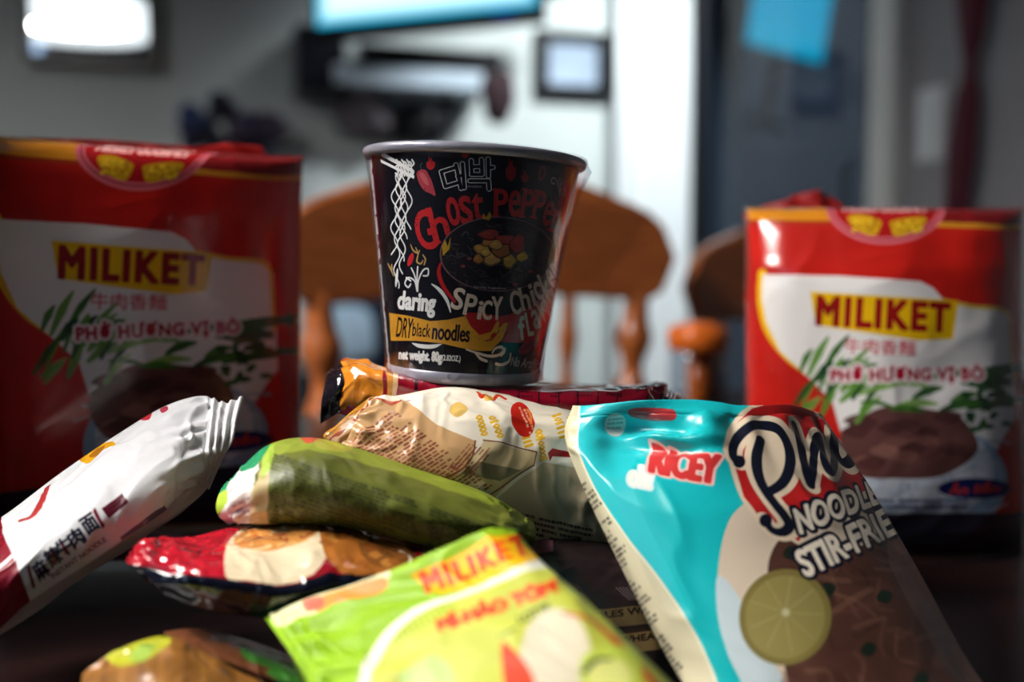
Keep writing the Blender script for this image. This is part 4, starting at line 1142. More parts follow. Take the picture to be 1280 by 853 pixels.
# -- red and black pack with bowl picture ------------------------------------------------
she = Sheet(grid([
    [(158, 696, .358), (185, 674, .366), (240, 671, .370), (285, 660, .374), (335, 654, .376), (400, 651, .377), (470, 661, .377), (545, 680, .376), (590, 694, .372)],
    [(158, 700, .345), (190, 688, .346), (245, 690, .348), (290, 682, .350), (340, 675, .352), (400, 672, .353), (470, 684, .354), (540, 700, .356), (590, 706, .360)],
    [(160, 704, .338), (200, 708, .332), (260, 714, .330), (310, 720, .330), (350, 728, .331), (410, 716, .334), (470, 722, .338), (536, 728, .344), (588, 722, .354)],
    [(168, 712, .338), (204, 728, .331), (262, 742, .328), (315, 750, .328), (362, 752, .329), (410, 748, .332), (470, 746, .337), (534, 745, .344), (586, 732, .354)],
    [(180, 722, .345), (208, 745, .339), (265, 764, .335), (318, 772, .335), (365, 774, .336), (410, 770, .339), (470, 766, .344), (532, 760, .350), (584, 742, .358)]]), 120, 90)
def bowl_art(sh):
    c = sh.canvas(1200, (150, 20, 34)); c.mottle(.15, 6, 4)
    c.poly([(120, 650), (300, 650), (290, 690), (285, 720), (120, 720)], (184, 24, 42))
    c.stroke([(170, 690), (215, 682), (282, 700)], 2, (120, 10, 24), .7); c.stroke([(225, 704), (284, 676)], 3, (120, 12, 26), .6); c.smallprint((222, 676), (34, 6), (-3, 6), 1, 2, (70, 8, 20), .5, .8, 1, .2, .4)
    c.blob([(284, 722), (282, 690), (300, 662), (345, 650), (400, 648), (420, 665), (412, 690), (395, 715), (350, 732), (310, 726)], (232, 214, 178))
    c.blob([(294, 682), (304, 664), (345, 652), (395, 652), (400, 664), (370, 682), (330, 690)], (206, 140, 70)); 
    r = random.Random(9)
    for k in range(30):
        x, y = r.uniform(302, 390), r.uniform(656, 684); c.stroke([(x, y), (x + r.uniform(-16, 16), y + r.uniform(-7, 7)), (x + r.uniform(-24, 24), y + r.uniform(-8, 8))], 2.6, r.choice([(232, 190, 120), (188, 108, 44), (150, 70, 50), (240, 214, 160)]), .8, 4)
    c.blob([(405, 650), (470, 655), (510, 680), (500, 715), (440, 720), (410, 700), (400, 670)], (176, 106, 44)); c.blob([(450, 670), (490, 668), (520, 690), (500, 712), (460, 705)], (120, 74, 34), .8)
    for k in range(22):
        x, y = r.uniform(405, 505), r.uniform(656, 712); c.blob([(x - 9, y), (x, y - 6), (x + 9, y + 1), (x + 1, y + 6)], r.choice([(206, 140, 60), (150, 84, 34), (100, 56, 30)]), .7)
    c.stroke(smooth_pts([(500, 690), (512, 700), (508, 715)], 5), 3, (226, 210, 190))
    c.poly([(530, 670), (620, 680), (620, 740), (525, 730)], (190, 170, 140), .8)
    dk = [(120, 704), (160, 705), (200, 714), (260, 720), (310, 728), (350, 734), (380, 726), (412, 716), (450, 720), (600, 726), (600, 800), (120, 800)]
    c.poly(dk, (12, 16, 30))
    c.smallprint((240, 748), (120, 12), (0, 8), 1, 2, (30, 40, 70), .4)
    return c
M_bowl = printed('red_black_film', bowl_art(she), .14, .6, .4, 60, coat=.5)
packet(she, 'red and black shiny noodle pack with a bowl picture below the olive green pack', 'noodle packet', M_bowl, backm('black_back', (20, 20, 32)), .026, (0, 1, -.25), seal=(.035, .04, 0, 0),
       amp=.0020, scale=8, seed=71, pw=5)

# -- lime green pack in front ----------------------------------------------------------------
shl = Sheet(grid([
    [(330, 772, .330), (385, 748, .325), (440, 731, .321), (500, 708, .319), (560, 682, .318), (612, 661, .318), (645, 664, .321)],
    [(345, 792, .320), (405, 775, .313), (470, 757, .310), (530, 735, .309), (592, 710, .309), (642, 690, .310), (674, 699, .316)],
    [(375, 835, .302), (440, 822, .294), (515, 804, .290), (580, 784, .288), (645, 762, .288), (700, 742, .290), (733, 752, .298)],
    [(400, 890, .286), (470, 878, .278), (555, 862, .273), (630, 846, .271), (705, 828, .271), (768, 812, .274), (806, 822, .284)],
    [(430, 965, .272), (505, 955, .265), (600, 940, .260), (685, 925, .258), (770, 908, .258), (845, 895, .262), (890, 905, .274)]]), 120, 100)
def lime_art(sh):
    c = sh.canvas(1300, (196, 202, 78)); c.mottle(.10, 5, 3)
    band = smooth_pts([(700, 690), (672, 706), (592, 738), (522, 763), (480, 800), (455, 860), (440, 980)], 10)
    c.poly(np.vstack([band, [(280, 980), (280, 740), (480, 640), (660, 630), (720, 660)]]), (150, 194, 26))
    for k in range(26):
        x = 350 + 7.5 * k; c.stroke([(x, 772 - 2.2 * k), (x + 34, 850 - 3.4 * k)], 3, (122, 168, 16), .6)
    c.stroke(band, 11, (236, 234, 214))
    c.blob([(340, 765), (385, 742), (440, 722), (486, 714), (478, 732), (440, 748), (390, 768), (350, 785)], (226, 226, 170)); c.blob([(385, 752), (430, 736), (480, 722), (476, 740), (430, 752), (395, 764)], (230, 130, 40), .9); c.blob([(378, 752), (400, 746), (404, 758), (384, 764)], (200, 80, 60), .8)
    c.poly([(512, 720), (560, 698), (612, 670), (640, 668), (676, 698), (640, 712), (596, 728), (548, 742)], (246, 188, 16))
    c.text('MILIKET', (594, 704), 138, 25, math.radians(-21), (228, 66, 16), bold=3.4, sp=1.2)
    c.text('MÌ-HẢO TÔM', (620, 757), 152, 19, math.radians(-18.5), (222, 66, 20), bold=4)
    c.text('LOTTE', (668, 768), 42, 10, math.radians(-24), (60, 74, 30), bold=1.4); c.smallprint((622, 796), (26, -10), (2, 5), 1, 1, (90, 110, 40), .7)
    c.blob([(655, 800), (668, 775), (690, 762), (715, 770), (735, 800), (742, 850), (720, 900), (660, 890), (650, 840)], (226, 216, 186))
    c.blob([(628, 806), (640, 812), (660, 835), (668, 858), (640, 872), (630, 850)], (222, 66, 22))
    c.stroke(smooth_pts([(704, 768), (740, 780), (770, 806), (800, 840), (840, 890)], 8), 9, (206, 60, 30), 1, taper=(.3, 1, 1))
    c.ellipse(762, 842, 38, 34, (196, 212, 80)); c.ellipse(762, 850, 28, 26, (224, 226, 130)); c.stroke(smooth_pts([(730, 842), (745, 828), (762, 826)], 6), 6, (60, 72, 50))
    c.blob([(500, 850), (540, 820), (570, 850), (550, 900), (510, 900)], (190, 226, 150), .7)
    return c
M_lime = printed('lime_film', lime_art(shl), .5, .3, .2, 40)
packet(shl, 'lime green noodle pack with orange banner lying at the bottom front', 'noodle packet', M_lime, backm('lime_back', (70, 88, 30)), .040, (-.05, .35, -.9), seal=(.05, .0, 0, 0),
       amp=.0022, scale=6, seed=83, pw=5)

# -- brown pack and the dark leaf pack at the bottom left -------------------------------------
shb = Sheet(grid([
    [(104, 842, .318), (150, 812, .322), (200, 796, .325), (236, 806, .325), (296, 838, .323), (372, 876, .32), (420, 894, .318)],
    [(100, 866, .306), (148, 840, .304), (200, 827, .304), (248, 838, .304), (306, 866, .304), (376, 898, .305), (422, 912, .308)],
    [(100, 910, .296), (150, 892, .290), (205, 882, .288), (255, 888, .288), (315, 902, .289), (380, 922, .292), (425, 930, .298)],
    [(112, 985, .290), (160, 975, .284), (210, 968, .282), (260, 974, .282), (320, 985, .283), (385, 998, .286), (430, 1000, .292)]]), 90, 70)
def brown_art(sh):
    c = sh.canvas(800, (150, 100, 44)); c.mottle(.25, 5, 5)
    for k in range(15): c.stroke([(120 + 22 * k, 790), (112 + 22 * k, 990)], 5, (90, 56, 26) if k % 2 else (176, 122, 56), .55)
    c.blob([(130, 812), (160, 800), (200, 790), (214, 800), (200, 815), (170, 828), (140, 830)], (178, 180, 40)); c.blob([(160, 822), (180, 806), (196, 806), (180, 826)], (150, 180, 70))
    return c
M_brown_p = printed('brown_film', brown_art(shb), .3, .5, .25, 40)
packet(shb, 'brown noodle pack with yellow green end at the bottom left corner of the heap', 'noodle packet', M_brown_p, backm('brown_back', (80, 54, 28)), .02, (0, .5, -.8), seal=(0, 0, .08, 0), amp=.0014, scale=6, seed=91, pw=5)
shd = Sheet(grid([
    [(205, 790, .345), (250, 786, .350), (310, 800, .352), (370, 822, .350), (420, 836, .345)],
    [(210, 800, .333), (255, 802, .333), (312, 818, .333), (370, 840, .333), (420, 850, .334)],
    [(216, 812, .327), (262, 822, .326), (316, 840, .326), (372, 860, .327), (420, 868, .330)],
    [(226, 840, .330), (268, 850, .329), (320, 868, .329), (374, 885, .330), (420, 892, .334)]]), 70, 50)
def leaf_art(sh):
    c = sh.canvas(700, (112, 66, 40)); c.mottle(.2, 5, 6)
    c.blob([(300, 812), (330, 812), (352, 822), (350, 836), (318, 830)], (58, 120, 46)); c.blob([(335, 838), (370, 828), (395, 842), (370, 856), (345, 850)], (66, 128, 48))
    c.poly([(200, 806), (260, 818), (330, 848), (430, 868), (430, 920), (200, 900)], (26, 20, 24))
    return c
M_leaf = printed('brown_leaf_film', leaf_art(shd), .3, .5, .25, 40)
packet(shd, 'small dark brown noodle pack with green leaf print behind the yellow ended brown pack', 'noodle packet', M_leaf, backm('dark_back', (36, 28, 26)), .018, (0, .6, -.8), amp=.0012, scale=6, seed=95, pw=5)

# -- dark pack low in the middle, and supporting packs below the heap -----------------------------
shm = Sheet(grid([
    [(610, 690, .404), (660, 668, .408), (720, 664, .412), (790, 672, .416), (860, 690, .416)],
    [(612, 720, .380), (665, 706, .376), (725, 704, .382), (795, 712, .392), (860, 725, .398)],
    [(616, 770, .366), (668, 764, .360), (730, 764, .364), (800, 768, .374), (862, 775, .384)],
    [(622, 838, .356), (672, 836, .350), (735, 838, .352), (806, 840, .360), (866, 842, .372)],
    [(630, 910, .352), (680, 912, .346), (742, 914, .348), (812, 914, .354), (870, 912, .366)]]), 90, 70)
def dark_art(sh):
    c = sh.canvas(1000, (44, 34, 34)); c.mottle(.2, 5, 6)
    c.poly([(640, 770), (900, 752), (900, 776), (640, 792)], (120, 100, 62), .8); c.poly([(640, 806), (900, 782), (900, 806), (640, 830)], (150, 124, 76), .8)
    c.text('NOODLES WITH', (765, 768), 120, 8, -.1, (26, 22, 22), bold=.8); c.text('WHEAT', (800, 798), 50, 8, -.1, (40, 26, 22), bold=.8); c.smallprint((760, 790), (60, -5), (0, 7), 1, 1, (60, 40, 30), .6)
    c.poly([(655, 672), (690, 668), (692, 690), (660, 694)], (120, 70, 84), .8)
    for k in range(5): c.stroke([(770 + 4 * k, 735), (785 + 3 * k, 752)], 1, (140, 130, 130), .6)
    return c
M_dk = printed('dark_film', dark_art(shm), .25, .5, .3, 50)
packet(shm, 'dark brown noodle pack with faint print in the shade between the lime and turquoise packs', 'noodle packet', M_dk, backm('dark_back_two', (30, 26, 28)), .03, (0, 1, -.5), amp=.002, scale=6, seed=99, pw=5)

# flat pack under the left family pack
sht = Sheet(grid([[(x, 609 - (3 if 0 < i < 5 else 0), .60) for i, x in enumerate((-40, 0, 80, 180, 280, 335))],
                  [(x, 627, .565) for x in (-62, -22, 70, 175, 285, 338)],
                  [(x, 646, .53) for x in (-88, -40, 62, 172, 288, 342)],
                  [(x, 659, .512) for x in (-98, -50, 58, 170, 290, 346)],
                  [(x, 695, .508) for x in (-98, -50, 58, 170, 290, 346)]]), 60, 50)
cflat = sht.canvas(600, (60, 16, 26)); cflat.mottle(.2, 5, 3); cflat.poly([(-120, 655), (400, 655), (400, 668), (-120, 668)], (120, 90, 40), .6)
packet(sht, 'flat dark red noodle pack lying under the shadowed left red pack', 'noodle packet', printed('flat_pack_film', cflat, .25), backm('flat_back', (60, 20, 28)), .012, (0, .3, -1), amp=.0008, scale=6, seed=105, pw=6)

# packets at the bottom of the heap that carry the upper ones
def low_pack(x0, x1, y0, y1, z0, z1, rz, label, art, sd):
    xs = np.linspace(x0, x1, 7); ys = np.linspace(y1, y0, 6); cx, cy = (x0 + x1) / 2, (y0 + y1) / 2
    g = []
    for j, y in enumerate(ys):
        r = []
        for i, x in enumerate(xs):
            e = (1 - abs(2 * i / 6 - 1) ** 4) * (1 - abs(2 * j / 5 - 1) ** 4)
            a, b = x - cx, y - cy
            r.append((cx + a * math.cos(rz) - b * math.sin(rz), cy + a * math.sin(rz) + b * math.cos(rz), z0 + .012 + (z1 - z0 - .012) * e))
        g.append(r)
    sh = Sheet(g, 60, 44); cv = Canvas(500, int(500 * sh.size[1] / sh.size[0]), art); cv.mottle(.2, 5, sd)
    cv.smallprint((90, 60), (300, 0), (0, 12), 1, 8, (30, 24, 26), .5, .8, sd)
    packet(sh, label, 'noodle packet', printed('low_film', cv, .3), backm('low_back', [v * .6 for v in art]), .011, (0, 0, -1), seal=(.06, .06, 0, 0), amp=.0012, scale=6, seed=sd, pw=6)
low_pack(-.085, .065, .425, .52, .7515, .786, .1, 'dark plum noodle packet flat on the table at the bottom of the heap', (74, 30, 48), 121)
low_pack(-.070, .058, .432, .522, .789, .822, -.05, 'ochre noodle packet second from the bottom below the dark red pack', (140, 96, 44), 122)

# ------------------------------------------------------------------ noodle cup
CD = .45
cbot = Vector(at(579.5, 471, CD))
TILT = math.radians(3.2)
ROTC = np.array(Matrix.Rotation(TILT, 3, 'Y'))
Z0, Z1, R0, R1, HT = .0042, .0952, .0341, .0466, .0985
def rad(z): return R0 + (R1 - R0) * (z - Z0) / (Z1 - Z0)
CW, CHh = 2600, int(2600 * .092 / (2 * PI * .041))
def cup_map(q):
    """measured drawing of the cup front (picture 803 wide) -> print coordinates round the wall"""
    p = np.stack([440 + q[:, 0] / 2.509, 160 + q[:, 1] / 2.509], 1)
    def fwd(phi, z):
        r = rad(z); loc = np.stack([r * np.sin(phi), -r * np.cos(phi), z], 1)
        return proj(loc @ ROTC.T + np.array(cbot))
    z = np.clip((471 - p[:, 1]) / 2740, Z0, Z1); xc = 579.5 + (471 - p[:, 1]) * .06
    rp = rad(z) / .42 * FPX
    sp = np.clip((p[:, 0] - xc) / rp, -.97, .97); phi = np.arcsin(sp)
    for it in range(14):
        e = p - fwd(phi, z)
        cphi = np.maximum(np.cos(phi), .22)
        phi = np.clip(phi + np.clip(e[:, 0] / (rad(z) / .42 * FPX * cphi), -.25, .25), -1.75, 1.75)
        z = np.clip(z - e[:, 1] / 2740, -.02, .12)
    return np.stack([(phi / (2 * PI) + .5) * CW, (1 - (z - Z0) / (Z1 - Z0)) * CHh], 1)
def cup_art():
    BG = (15, 16, 24); c = Canvas(CW, CHh, BG, cup_map)
    WH = (232, 232, 228); RD = (196, 38, 40); CR_ = (226, 208, 190); MUS = (206, 148, 44); TAN = (190, 150, 90)
    # plain back of the label: side panels
    raw = Canvas(CW, CHh, BG); A = c.a
    for ph0, ph1, col in ((-92, -71, (222, 222, 224)), (66, 110, (150, 24, 34)), (110, 150, (222, 222, 224))):
        A[:, int((ph0 / 360 + .5) * CW):int((ph1 / 360 + .5) * CW)] = col
    r = random.Random(2)
    for k in range(60):
        ph = r.uniform(-89, -73); x = int((ph / 360 + .5) * CW); y = int(r.uniform(.06, .95) * CHh)
        A[y:y + r.randint(6, 26), x:x + r.randint(10, 40)] = (40, 36, 46) if k % 3 else (150, 40, 50)
    A[: int(.5 * CHh), int((-71 / 360 + .5) * CW):int((-67.5 / 360 + .5) * CW)] = (110, 22, 32)
    # chopsticks with noodles
    for q in ([(90, 76), (104, 80), (196, 134), (194, 143), (92, 88)], [(89, 98), (104, 106), (196, 150), (194, 160), (91, 108)]): c.poly(q, WH)
    for k in range(7):
        x = 140 + 8 * k; c.stroke([(x, 100 + 6 * (k % 2)), (x + 6, 112), (x - 3, 124), (x + 5, 138), (x, 150)], 5.5, WH, 1, 5)
    for x0, ln, ph, am in ((136, 400, 0, 11), (148, 330, 1.6, 10), (158, 420, 3.0, 11), (168, 350, .8, 9), (180, 322, 2.2, 10), (146, 505, 4, 9), (163, 460, 5, 9)):
        ys = np.arange(142, ln, 5); c.stroke([(x0 + am * math.sin((y - 142) / 15.5 + ph) - (y - 142) * .02, y) for y in ys], 4.4, WH)
    c.ellipse(140, 470, 4, 30, WH, 1, .1)
    # peppers and flames
    PK = (178, 62, 72)
    c.blob([(203, 142), (216, 131), (232, 133), (242, 150), (252, 172), (262, 212), (246, 206), (226, 196), (210, 172)], PK); c.blob([(212, 146), (222, 140), (236, 160), (240, 180), (226, 172)], (206, 110, 112), .7); c.stroke([(218, 132), (214, 118), (220, 110)], 2.5, (70, 96, 60), 1, 5)
    def flame(x0, y0, x1, y1, col=RD):
        w, h = x1 - x0, y1 - y0
        c.blob([(x0 + .25 * w, y0), (x0 + .45 * w, y0 + .3 * h), (x0 + .62 * w, y0 + .18 * h), (x0 + .7 * w, y0 + .42 * h), (x1, y0 + .5 * h), (x0 + .95 * w, y0 + .82 * h), (x0 + .5 * w, y1), (x0 + .08 * w, y0 + .85 * h), (x0, y0 + .55 * h), (x0 + .28 * w, y0 + .38 * h)], col)
    flame(233, 82, 260, 132); flame(344, 66, 366, 94, (150, 34, 38)); flame(482, 84, 515, 168, (160, 36, 40)); flame(530, 126, 555, 172, (150, 36, 40))
    c.ellipse(596, 142, 11, 25, (150, 40, 44), 1, .25); c.ellipse(597, 142, 6, 16, (70, 20, 28), 1, .25)
    # title strokes, outlined
    K = [[(322, 125), (280, 138), (293, 184), (332, 172)], [(326, 116), (342, 190)], [(346, 112), (352, 188)], [(332, 152), (349, 148)],
         [(374, 102), (376, 146)], [(406, 99), (408, 146)], [(375, 122), (407, 121)], [(375, 146), (408, 146)], [(427, 97), (428, 152)], [(428, 124), (442, 124)], [(370, 166), (428, 166), (430, 192)]]
    for w, col in ((16, WH), (10.5, BG)):
        for q in K: c.stroke(q, w, col)
    c.text('DAEBAK', (386, 184), 44, 6, .03, (150, 150, 156), bold=.5)
    # arched title
    for t, x, y, w, h, a in (('G', 230, 320, 58, 122, -13), ('h', 273, 302, 52, 112, -14), ('o', 317, 262, 36, 88, -11), ('s', 357, 258, 36, 88, -8), ('t', 395, 248, 34, 82, -5),
                             ('P', 467, 235, 40, 84, 1), ('e', 510, 237, 33, 80, 4), ('P', 552, 238, 36, 88, 8), ('P', 588, 242, 32, 86, 11), ('e', 616, 268, 25, 78, 15), ('r', 637, 292, 18, 66, 18)):
        c.text(t, (x, y), w, h, math.radians(a), RD, bold=6 if h > 100 else 4.5)
        if t in 'Phr':                                    # slab feet
            k = math.radians(a); d = np.array([math.cos(k), math.sin(k)]); u = np.array([-math.sin(k), math.cos(k)]); f = np.array([x, y]) + u * h * .49 - d * w * .36
            c.stroke([f - d * 9, f + d * 9], 7, RD)
            f2 = np.array([x, y]) - u * h * .49 - d * w * .40; c.stroke([f2 - d * 8, f2 + d * 4], 7, RD)
    for k in range(420): c.ellipse(r.uniform(195, 650), r.uniform(190, 385), r.uniform(.8, 2.4), r.uniform(.8, 2.4), BG, .75)
    # bowl
    c.ellipse(456, 396, 181, 118, (120, 88, 92)); c.ellipse(456, 396, 177, 114.5, (28, 26, 31))
    for k in range(170):
        a, q = r.uniform(0, 6.28), math.sqrt(r.random()); x, y = 456 + 160 * q * math.cos(a), 400 + 98 * q * math.sin(a)
        b = r.uniform(0, 6.28); L = r.uniform(12, 34)
        c.stroke([(x, y), (x + L * math.cos(b), y + L * .6 * math.sin(b)), (x + L * math.cos(b + .8), y + L * .6 * math.sin(b + .8))], r.uniform(2, 4.5), r.choice([(50, 47, 54), (16, 15, 19), (64, 60, 66), (38, 36, 43), (84, 80, 86)]), .75, 4)
    CH = [(405, 382, 24, 17, 196, 148, 70), (396, 412, 17, 14, 180, 122, 54), (440, 410, 27, 24, 206, 158, 92), (492, 418, 22, 22, 202, 156, 66), (534, 404, 19, 16, 214, 168, 40), (470, 385, 30, 24, 178, 104, 62), (440, 358, 34, 19, 196, 128, 72), (432, 336, 36, 16, 160, 64, 56), (480, 352, 34, 18, 168, 66, 58), (520, 366, 25, 32, 172, 46, 48), (452, 368, 22, 15, 214, 158, 92), (420, 392, 16, 12, 216, 172, 86)]
    for x, y, w, h, *col in CH:
        pts = [(x + w * math.cos(t) * (1 + .18 * math.sin(3 * t + x)), y + h * math.sin(t) * (1 + .15 * math.cos(2 * t + y))) for t in np.linspace(0, 2 * PI, 11)[:-1]]
        c.blob(pts, [v * .55 for v in col]); c.blob([(x + (a_ - x) * .86, y - 2 + (b_ - y) * .84) for a_, b_ in pts], col); c.ellipse(x - w * .2, y - h * .3, w * .4, h * .26, [min(255, v * 1.18) for v in col], .7)
    for x, y in ((348, 434), (512, 492), (368, 410), (560, 450)): c.ellipse(x, y, 8, 5, (150, 62, 66), .9)
    c.text('Serving Suggestion', (432, 502), 100, 9, math.radians(3), (176, 170, 172), bold=.3)
    for q in ([(285, 402), (282, 372), (292, 350), (300, 372), (310, 340), (306, 380)], [(408, 285), (412, 268), (420, 280), (432, 262), (438, 276), (430, 290)]): c.poly(q, (206, 160, 40), .9)
    c.stroke([(278, 425), (272, 455), (288, 500), (322, 545)], 13, (184, 30, 34), 1, 7, taper=(.5, 1, 1, .7))
    # ornaments
    for q in ([(204, 512), (196, 480), (176, 470), (166, 488), (176, 500), (184, 490)], [(206, 512), (208, 480), (222, 448), (238, 442), (238, 462), (224, 464)], [(206, 500), (196, 462), (186, 440)], [(204, 505), (204, 470), (206, 436)], [(184, 480), (170, 470)],
              [(650, 214), (648, 186), (640, 160), (628, 158), (626, 172), (636, 176)], [(652, 214), (658, 190), (668, 196), (664, 210), (658, 206)], [(652, 206), (656, 180), (670, 168)], [(650, 205), (648, 178), (650, 156)], [(652, 200), (654, 176), (660, 158)]):
        c.stroke(q, 5.0 if q[0][1] > 300 else 3.6, WH if q[0][1] > 300 else (180, 176, 180), 1, 7)
    for q in ([(184, 366), (192, 384), (206, 392), (200, 376)], [(212, 384), (206, 402), (204, 420), (216, 426), (222, 416)], [(222, 398), (230, 412), (226, 430)], [(112, 426), (120, 440), (130, 464)], [(124, 428), (126, 446)]): c.stroke(q, 6, TAN, 1, 6, taper=(.5, 1, .6))
    c.blob([(190, 392), (194, 404), (188, 424), (176, 434), (174, 420), (180, 402)], RD)
    c.stroke([(250, 490), (276, 510), (298, 542), (309, 578)], 12, WH, 1, 7, taper=(.3, 1, .9, .3))
    c.text('daring', (202, 553), 116, 72, math.radians(5), WH, bold=5.5)
    # red disc, hand and band
    c.blob([(352, 588), (400, 580), (470, 590), (560, 560), (640, 520), (640, 600), (600, 655), (550, 672), (470, 672), (400, 652)], (172, 32, 36))
    c.poly([(116, 580), (180, 590), (245, 606), (300, 602), (356, 590), (372, 622), (400, 650), (436, 640), (452, 610), (462, 606), (460, 630), (478, 612), (490, 612), (482, 636), (470, 668), (436, 700), (396, 700), (340, 690), (280, 676), (200, 668), (122, 668)], MUS)
    c.stroke([(420, 668), (440, 664), (462, 636)], 4, (130, 50, 34)); c.stroke([(446, 690), (470, 668), (488, 640)], 3.5, (30, 18, 22)); c.poly([(436, 650), (448, 640), (452, 650), (432, 664)], (172, 32, 36))
    c.text('DRY', (165, 627), 48, 60, math.radians(7), (28, 20, 20), bold=1.6); c.text('black', (218, 634), 56, 42, math.radians(5), (28, 20, 20), bold=.8)
    c.text('noodles', (311, 642), 116, 50, math.radians(5), (28, 20, 20), bold=3.2)
    c.poly(list(smooth_pts([(186, 674), (235, 680), (284, 677)], 8)) + list(smooth_pts([(284, 677), (262, 690), (235, 693), (205, 688), (186, 674)], 6)), WH)
    c.text('net weight. 80g', (214, 719), 134, 38, math.radians(4), WH, bold=3.6); c.text('(2.82OZ.)', (311, 725), 58, 23, math.radians(4), WH, bold=1.2)
    for q in ([(358, 695), (392, 706), (430, 716), (462, 712), (480, 694)], [(386, 706), (404, 724), (422, 732)], [(440, 706), (450, 692), (468, 688), (478, 700), (468, 714)], [(498, 708), (492, 732), (470, 743), (452, 740)]): c.stroke(q, 9, (228, 212, 190), 1, 7, taper=(.5, 1, .9))
    c.blob([(522, 696), (540, 676), (572, 668), (566, 692), (548, 708), (528, 708)], (140, 44, 62)); c.stroke([(526, 698), (546, 688), (568, 676)], 2.5, (80, 20, 40), 1, 5)
    c.text('No Artificial', (552, 738), 104, 30, math.radians(6), (178, 166, 166), bold=1.2, skew=.2)
    # lower lettering
    for t, x, y, w, h, a in (('S', 333, 536, 34, 66, 14), ('P', 372, 556, 34, 64, 12), ('i', 402, 572, 11, 54, 9), ('C', 424, 572, 28, 58, 4), ('Y', 455, 566, 32, 70, 2),
                             ('C', 512, 548, 29, 72, -8), ('h', 542, 536, 27, 70, -12), ('i', 566, 524, 9, 66, -16), ('c', 584, 512, 22, 54, -19), ('k', 606, 494, 24, 74, -22), ('e', 624, 472, 16, 56, -25), ('n', 640, 452, 13, 54, -28),
                             ('f', 533, 628, 19, 72, -6), ('L', 556, 616, 16, 70, -10), ('a', 577, 600, 20, 58, -14), ('v', 596, 580, 16, 54, -18), ('o', 610, 562, 11, 50, -22), ('u', 621, 544, 9, 48, -25), ('r', 630, 528, 6, 44, -28)):
        c.text(t, (x, y), w, h, math.radians(a), CR_, bold=4)
    for k in range(260): c.ellipse(r.uniform(315, 640), r.uniform(440, 665), r.uniform(.7, 1.8), r.uniform(.7, 1.8), (60, 30, 34), .6)
    return c
cup = thing('noodle_cup', 'black paper cup of noodles wrapped in clear film standing on top of the heap', 'noodle cup', cbot, (0, TILT, 0))
n, k = 180, 24
V, F, UVc = [], [], []
for i in range(n + 1):
    ph = -PI + 2 * PI * i / n
    for q in range(k + 1):
        z = Z0 + (Z1 - Z0) * q / k; r_ = rad(z)
        V.append((r_ * math.sin(ph), -r_ * math.cos(ph), z)); UVc.append((i / n, q / k))
for i in range(n):
    for q in range(k):
        a = i * (k + 1) + q; F.append((a, a + k + 1, a + k + 2, a + 1))
M_cup = printed('cup_label', cup_art(), .26, .5, .05, 40, coat=.35)
mesh_obj('cup_wall', V, F, M_cup, cup, UVc)
M_foil = plain('grey_rim_paper', (158, 158, 168), .35, .5, metal=.25, bump=.15, bscale=200)
lathe('base_ring', [(.002, .003), (.0305, .0028), (.0318, .0), (.0336, .0), (.0344, .0008), (.0347, .0044), (.0342, .0050)], M_foil, cup, 96, cap=False)
prof = [(R1 - .0004, .0945)] + [(.0478 + .0019 * math.cos(t), .0968 + .0022 * math.sin(t)) for t in np.linspace(-1.9, 1.75, 14)] + [(.0466, .0985)]
lathe('rim', prof, M_foil, cup, 128, cap=False)
lathe('lid', [(.0472, .0990), (.0455, .0991), (.0440, .0986), (.002, .0986)], M_foil, cup, 96, cap=False)
# shrink film: hugs the rim, bridges below it and is gathered at the foot
V, F = [], []
n, m_ = 160, 40
for i in range(n):
    a = 2 * PI * i / n
    side = max(math.cos(a - math.radians(88)), 0) ** 6              # the film stands away on the right
    side2 = .35 * max(math.cos(a + math.radians(95)), 0) ** 6
    for q in range(m_ + 1):
        u = q / m_; z = .0006 + u * (.0993 - .0006)
        base = rad(min(max(z, Z0), Z1)) + .0007
        if z > .0945: base = .0478 + .0022 * math.sqrt(max(1 - ((z - .0968) / .0036) ** 2, 0)) + .0003 if z < .1 else .0485
        br = max(0, 1 - abs(z - .0945) / .030) if z <= .0945 else 0
        base += (.0024 * br ** 1.6) * (.3 + side * 1.7 + side2)
        foot = max(0, 1 - z / .016)
        base += .0009 * foot * math.sin(a * 37 + 3 * math.sin(a * 5)) + .0006 * foot
        base += .00025 * math.sin(a * 11 + z * 160) * (1 - foot)
        V.append((base * math.sin(a), -base * math.cos(a), z))
for i in range(n):
    j = (i + 1) % n
    for q in range(m_): F.append((i * (m_ + 1) + q, j * (m_ + 1) + q, j * (m_ + 1) + q + 1, i * (m_ + 1) + q + 1))
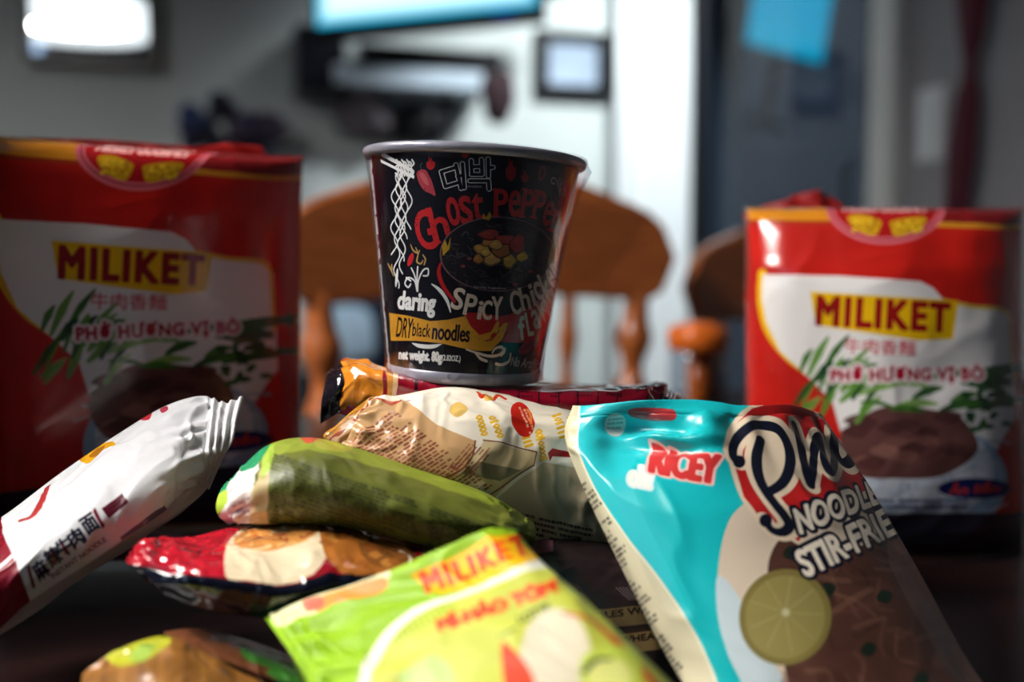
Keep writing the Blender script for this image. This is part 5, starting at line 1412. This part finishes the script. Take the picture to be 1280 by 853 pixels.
o = mesh_obj('clear_film', V, F, film_mat('shrink_film', (246, 246, 248), .10, .9, .35, 60, .015), cup); o['label'] = 'clear shrink film'

# ------------------------------------------------------------------ other light
def area(name, loc, target, size, power, col, size_y=None):
    l = bpy.data.lights.new(name, 'AREA'); l.energy = power; l.color = col; l.size = size
    if size_y: l.shape = 'RECTANGLE'; l.size_y = size_y
    o = bpy.data.objects.new(name, l); C.objects.link(o); o.location = loc
    o.rotation_euler = (Vector(target) - Vector(loc)).to_track_quat('-Z', 'Y').to_euler()
    return o
def spot(name, loc, target, power, col, deg, blend=1.0, r=.06):
    l = bpy.data.lights.new(name, 'SPOT'); l.energy = power; l.color = col; l.spot_size = math.radians(deg); l.spot_blend = blend; l.shadow_soft_size = r
    o = bpy.data.objects.new(name, l); C.objects.link(o); o.location = loc
    o.rotation_euler = (Vector(target) - Vector(loc)).to_track_quat('-Z', 'Y').to_euler()
spot('ceiling_spot', room(.32, 1.0, 2.44), room(.45, .05, 1.25), 220, (.93, .98, 1.0), 86, r=.15)
area('cool_fill', (-1.7, -1.1, 1.6), (0, .42, .86), .9, 5.0, (.52, .72, 1.0), 1.1)  # added bluish fill lamp to lift the dark fronts; no window stands there

world = bpy.data.worlds.new('world'); bpy.context.scene.world = world; world.use_nodes = True
bg = world.node_tree.nodes['Background']; bg.inputs['Color'].default_value = (.10, .14, .22, 1); bg.inputs['Strength'].default_value = .25

cam = bpy.data.cameras.new('camera'); co = bpy.data.objects.new('camera', cam); C.objects.link(co)
co.location = CAM; co.rotation_euler = (PI / 2 - PITCH, 0, 0)
cam.lens = 35; cam.sensor_width = 36; cam.sensor_fit = 'HORIZONTAL'; cam.clip_start = .01
cam.dof.use_dof = True; cam.dof.focus_distance = .405; cam.dof.aperture_fstop = 3.6
S = bpy.context.scene
S.camera = co
S.view_settings.view_transform = 'Standard'; S.view_settings.look = 'None'
S.view_settings.exposure = 0.0; S.view_settings.gamma = 1.0; S.view_settings.use_curve_mapping = False
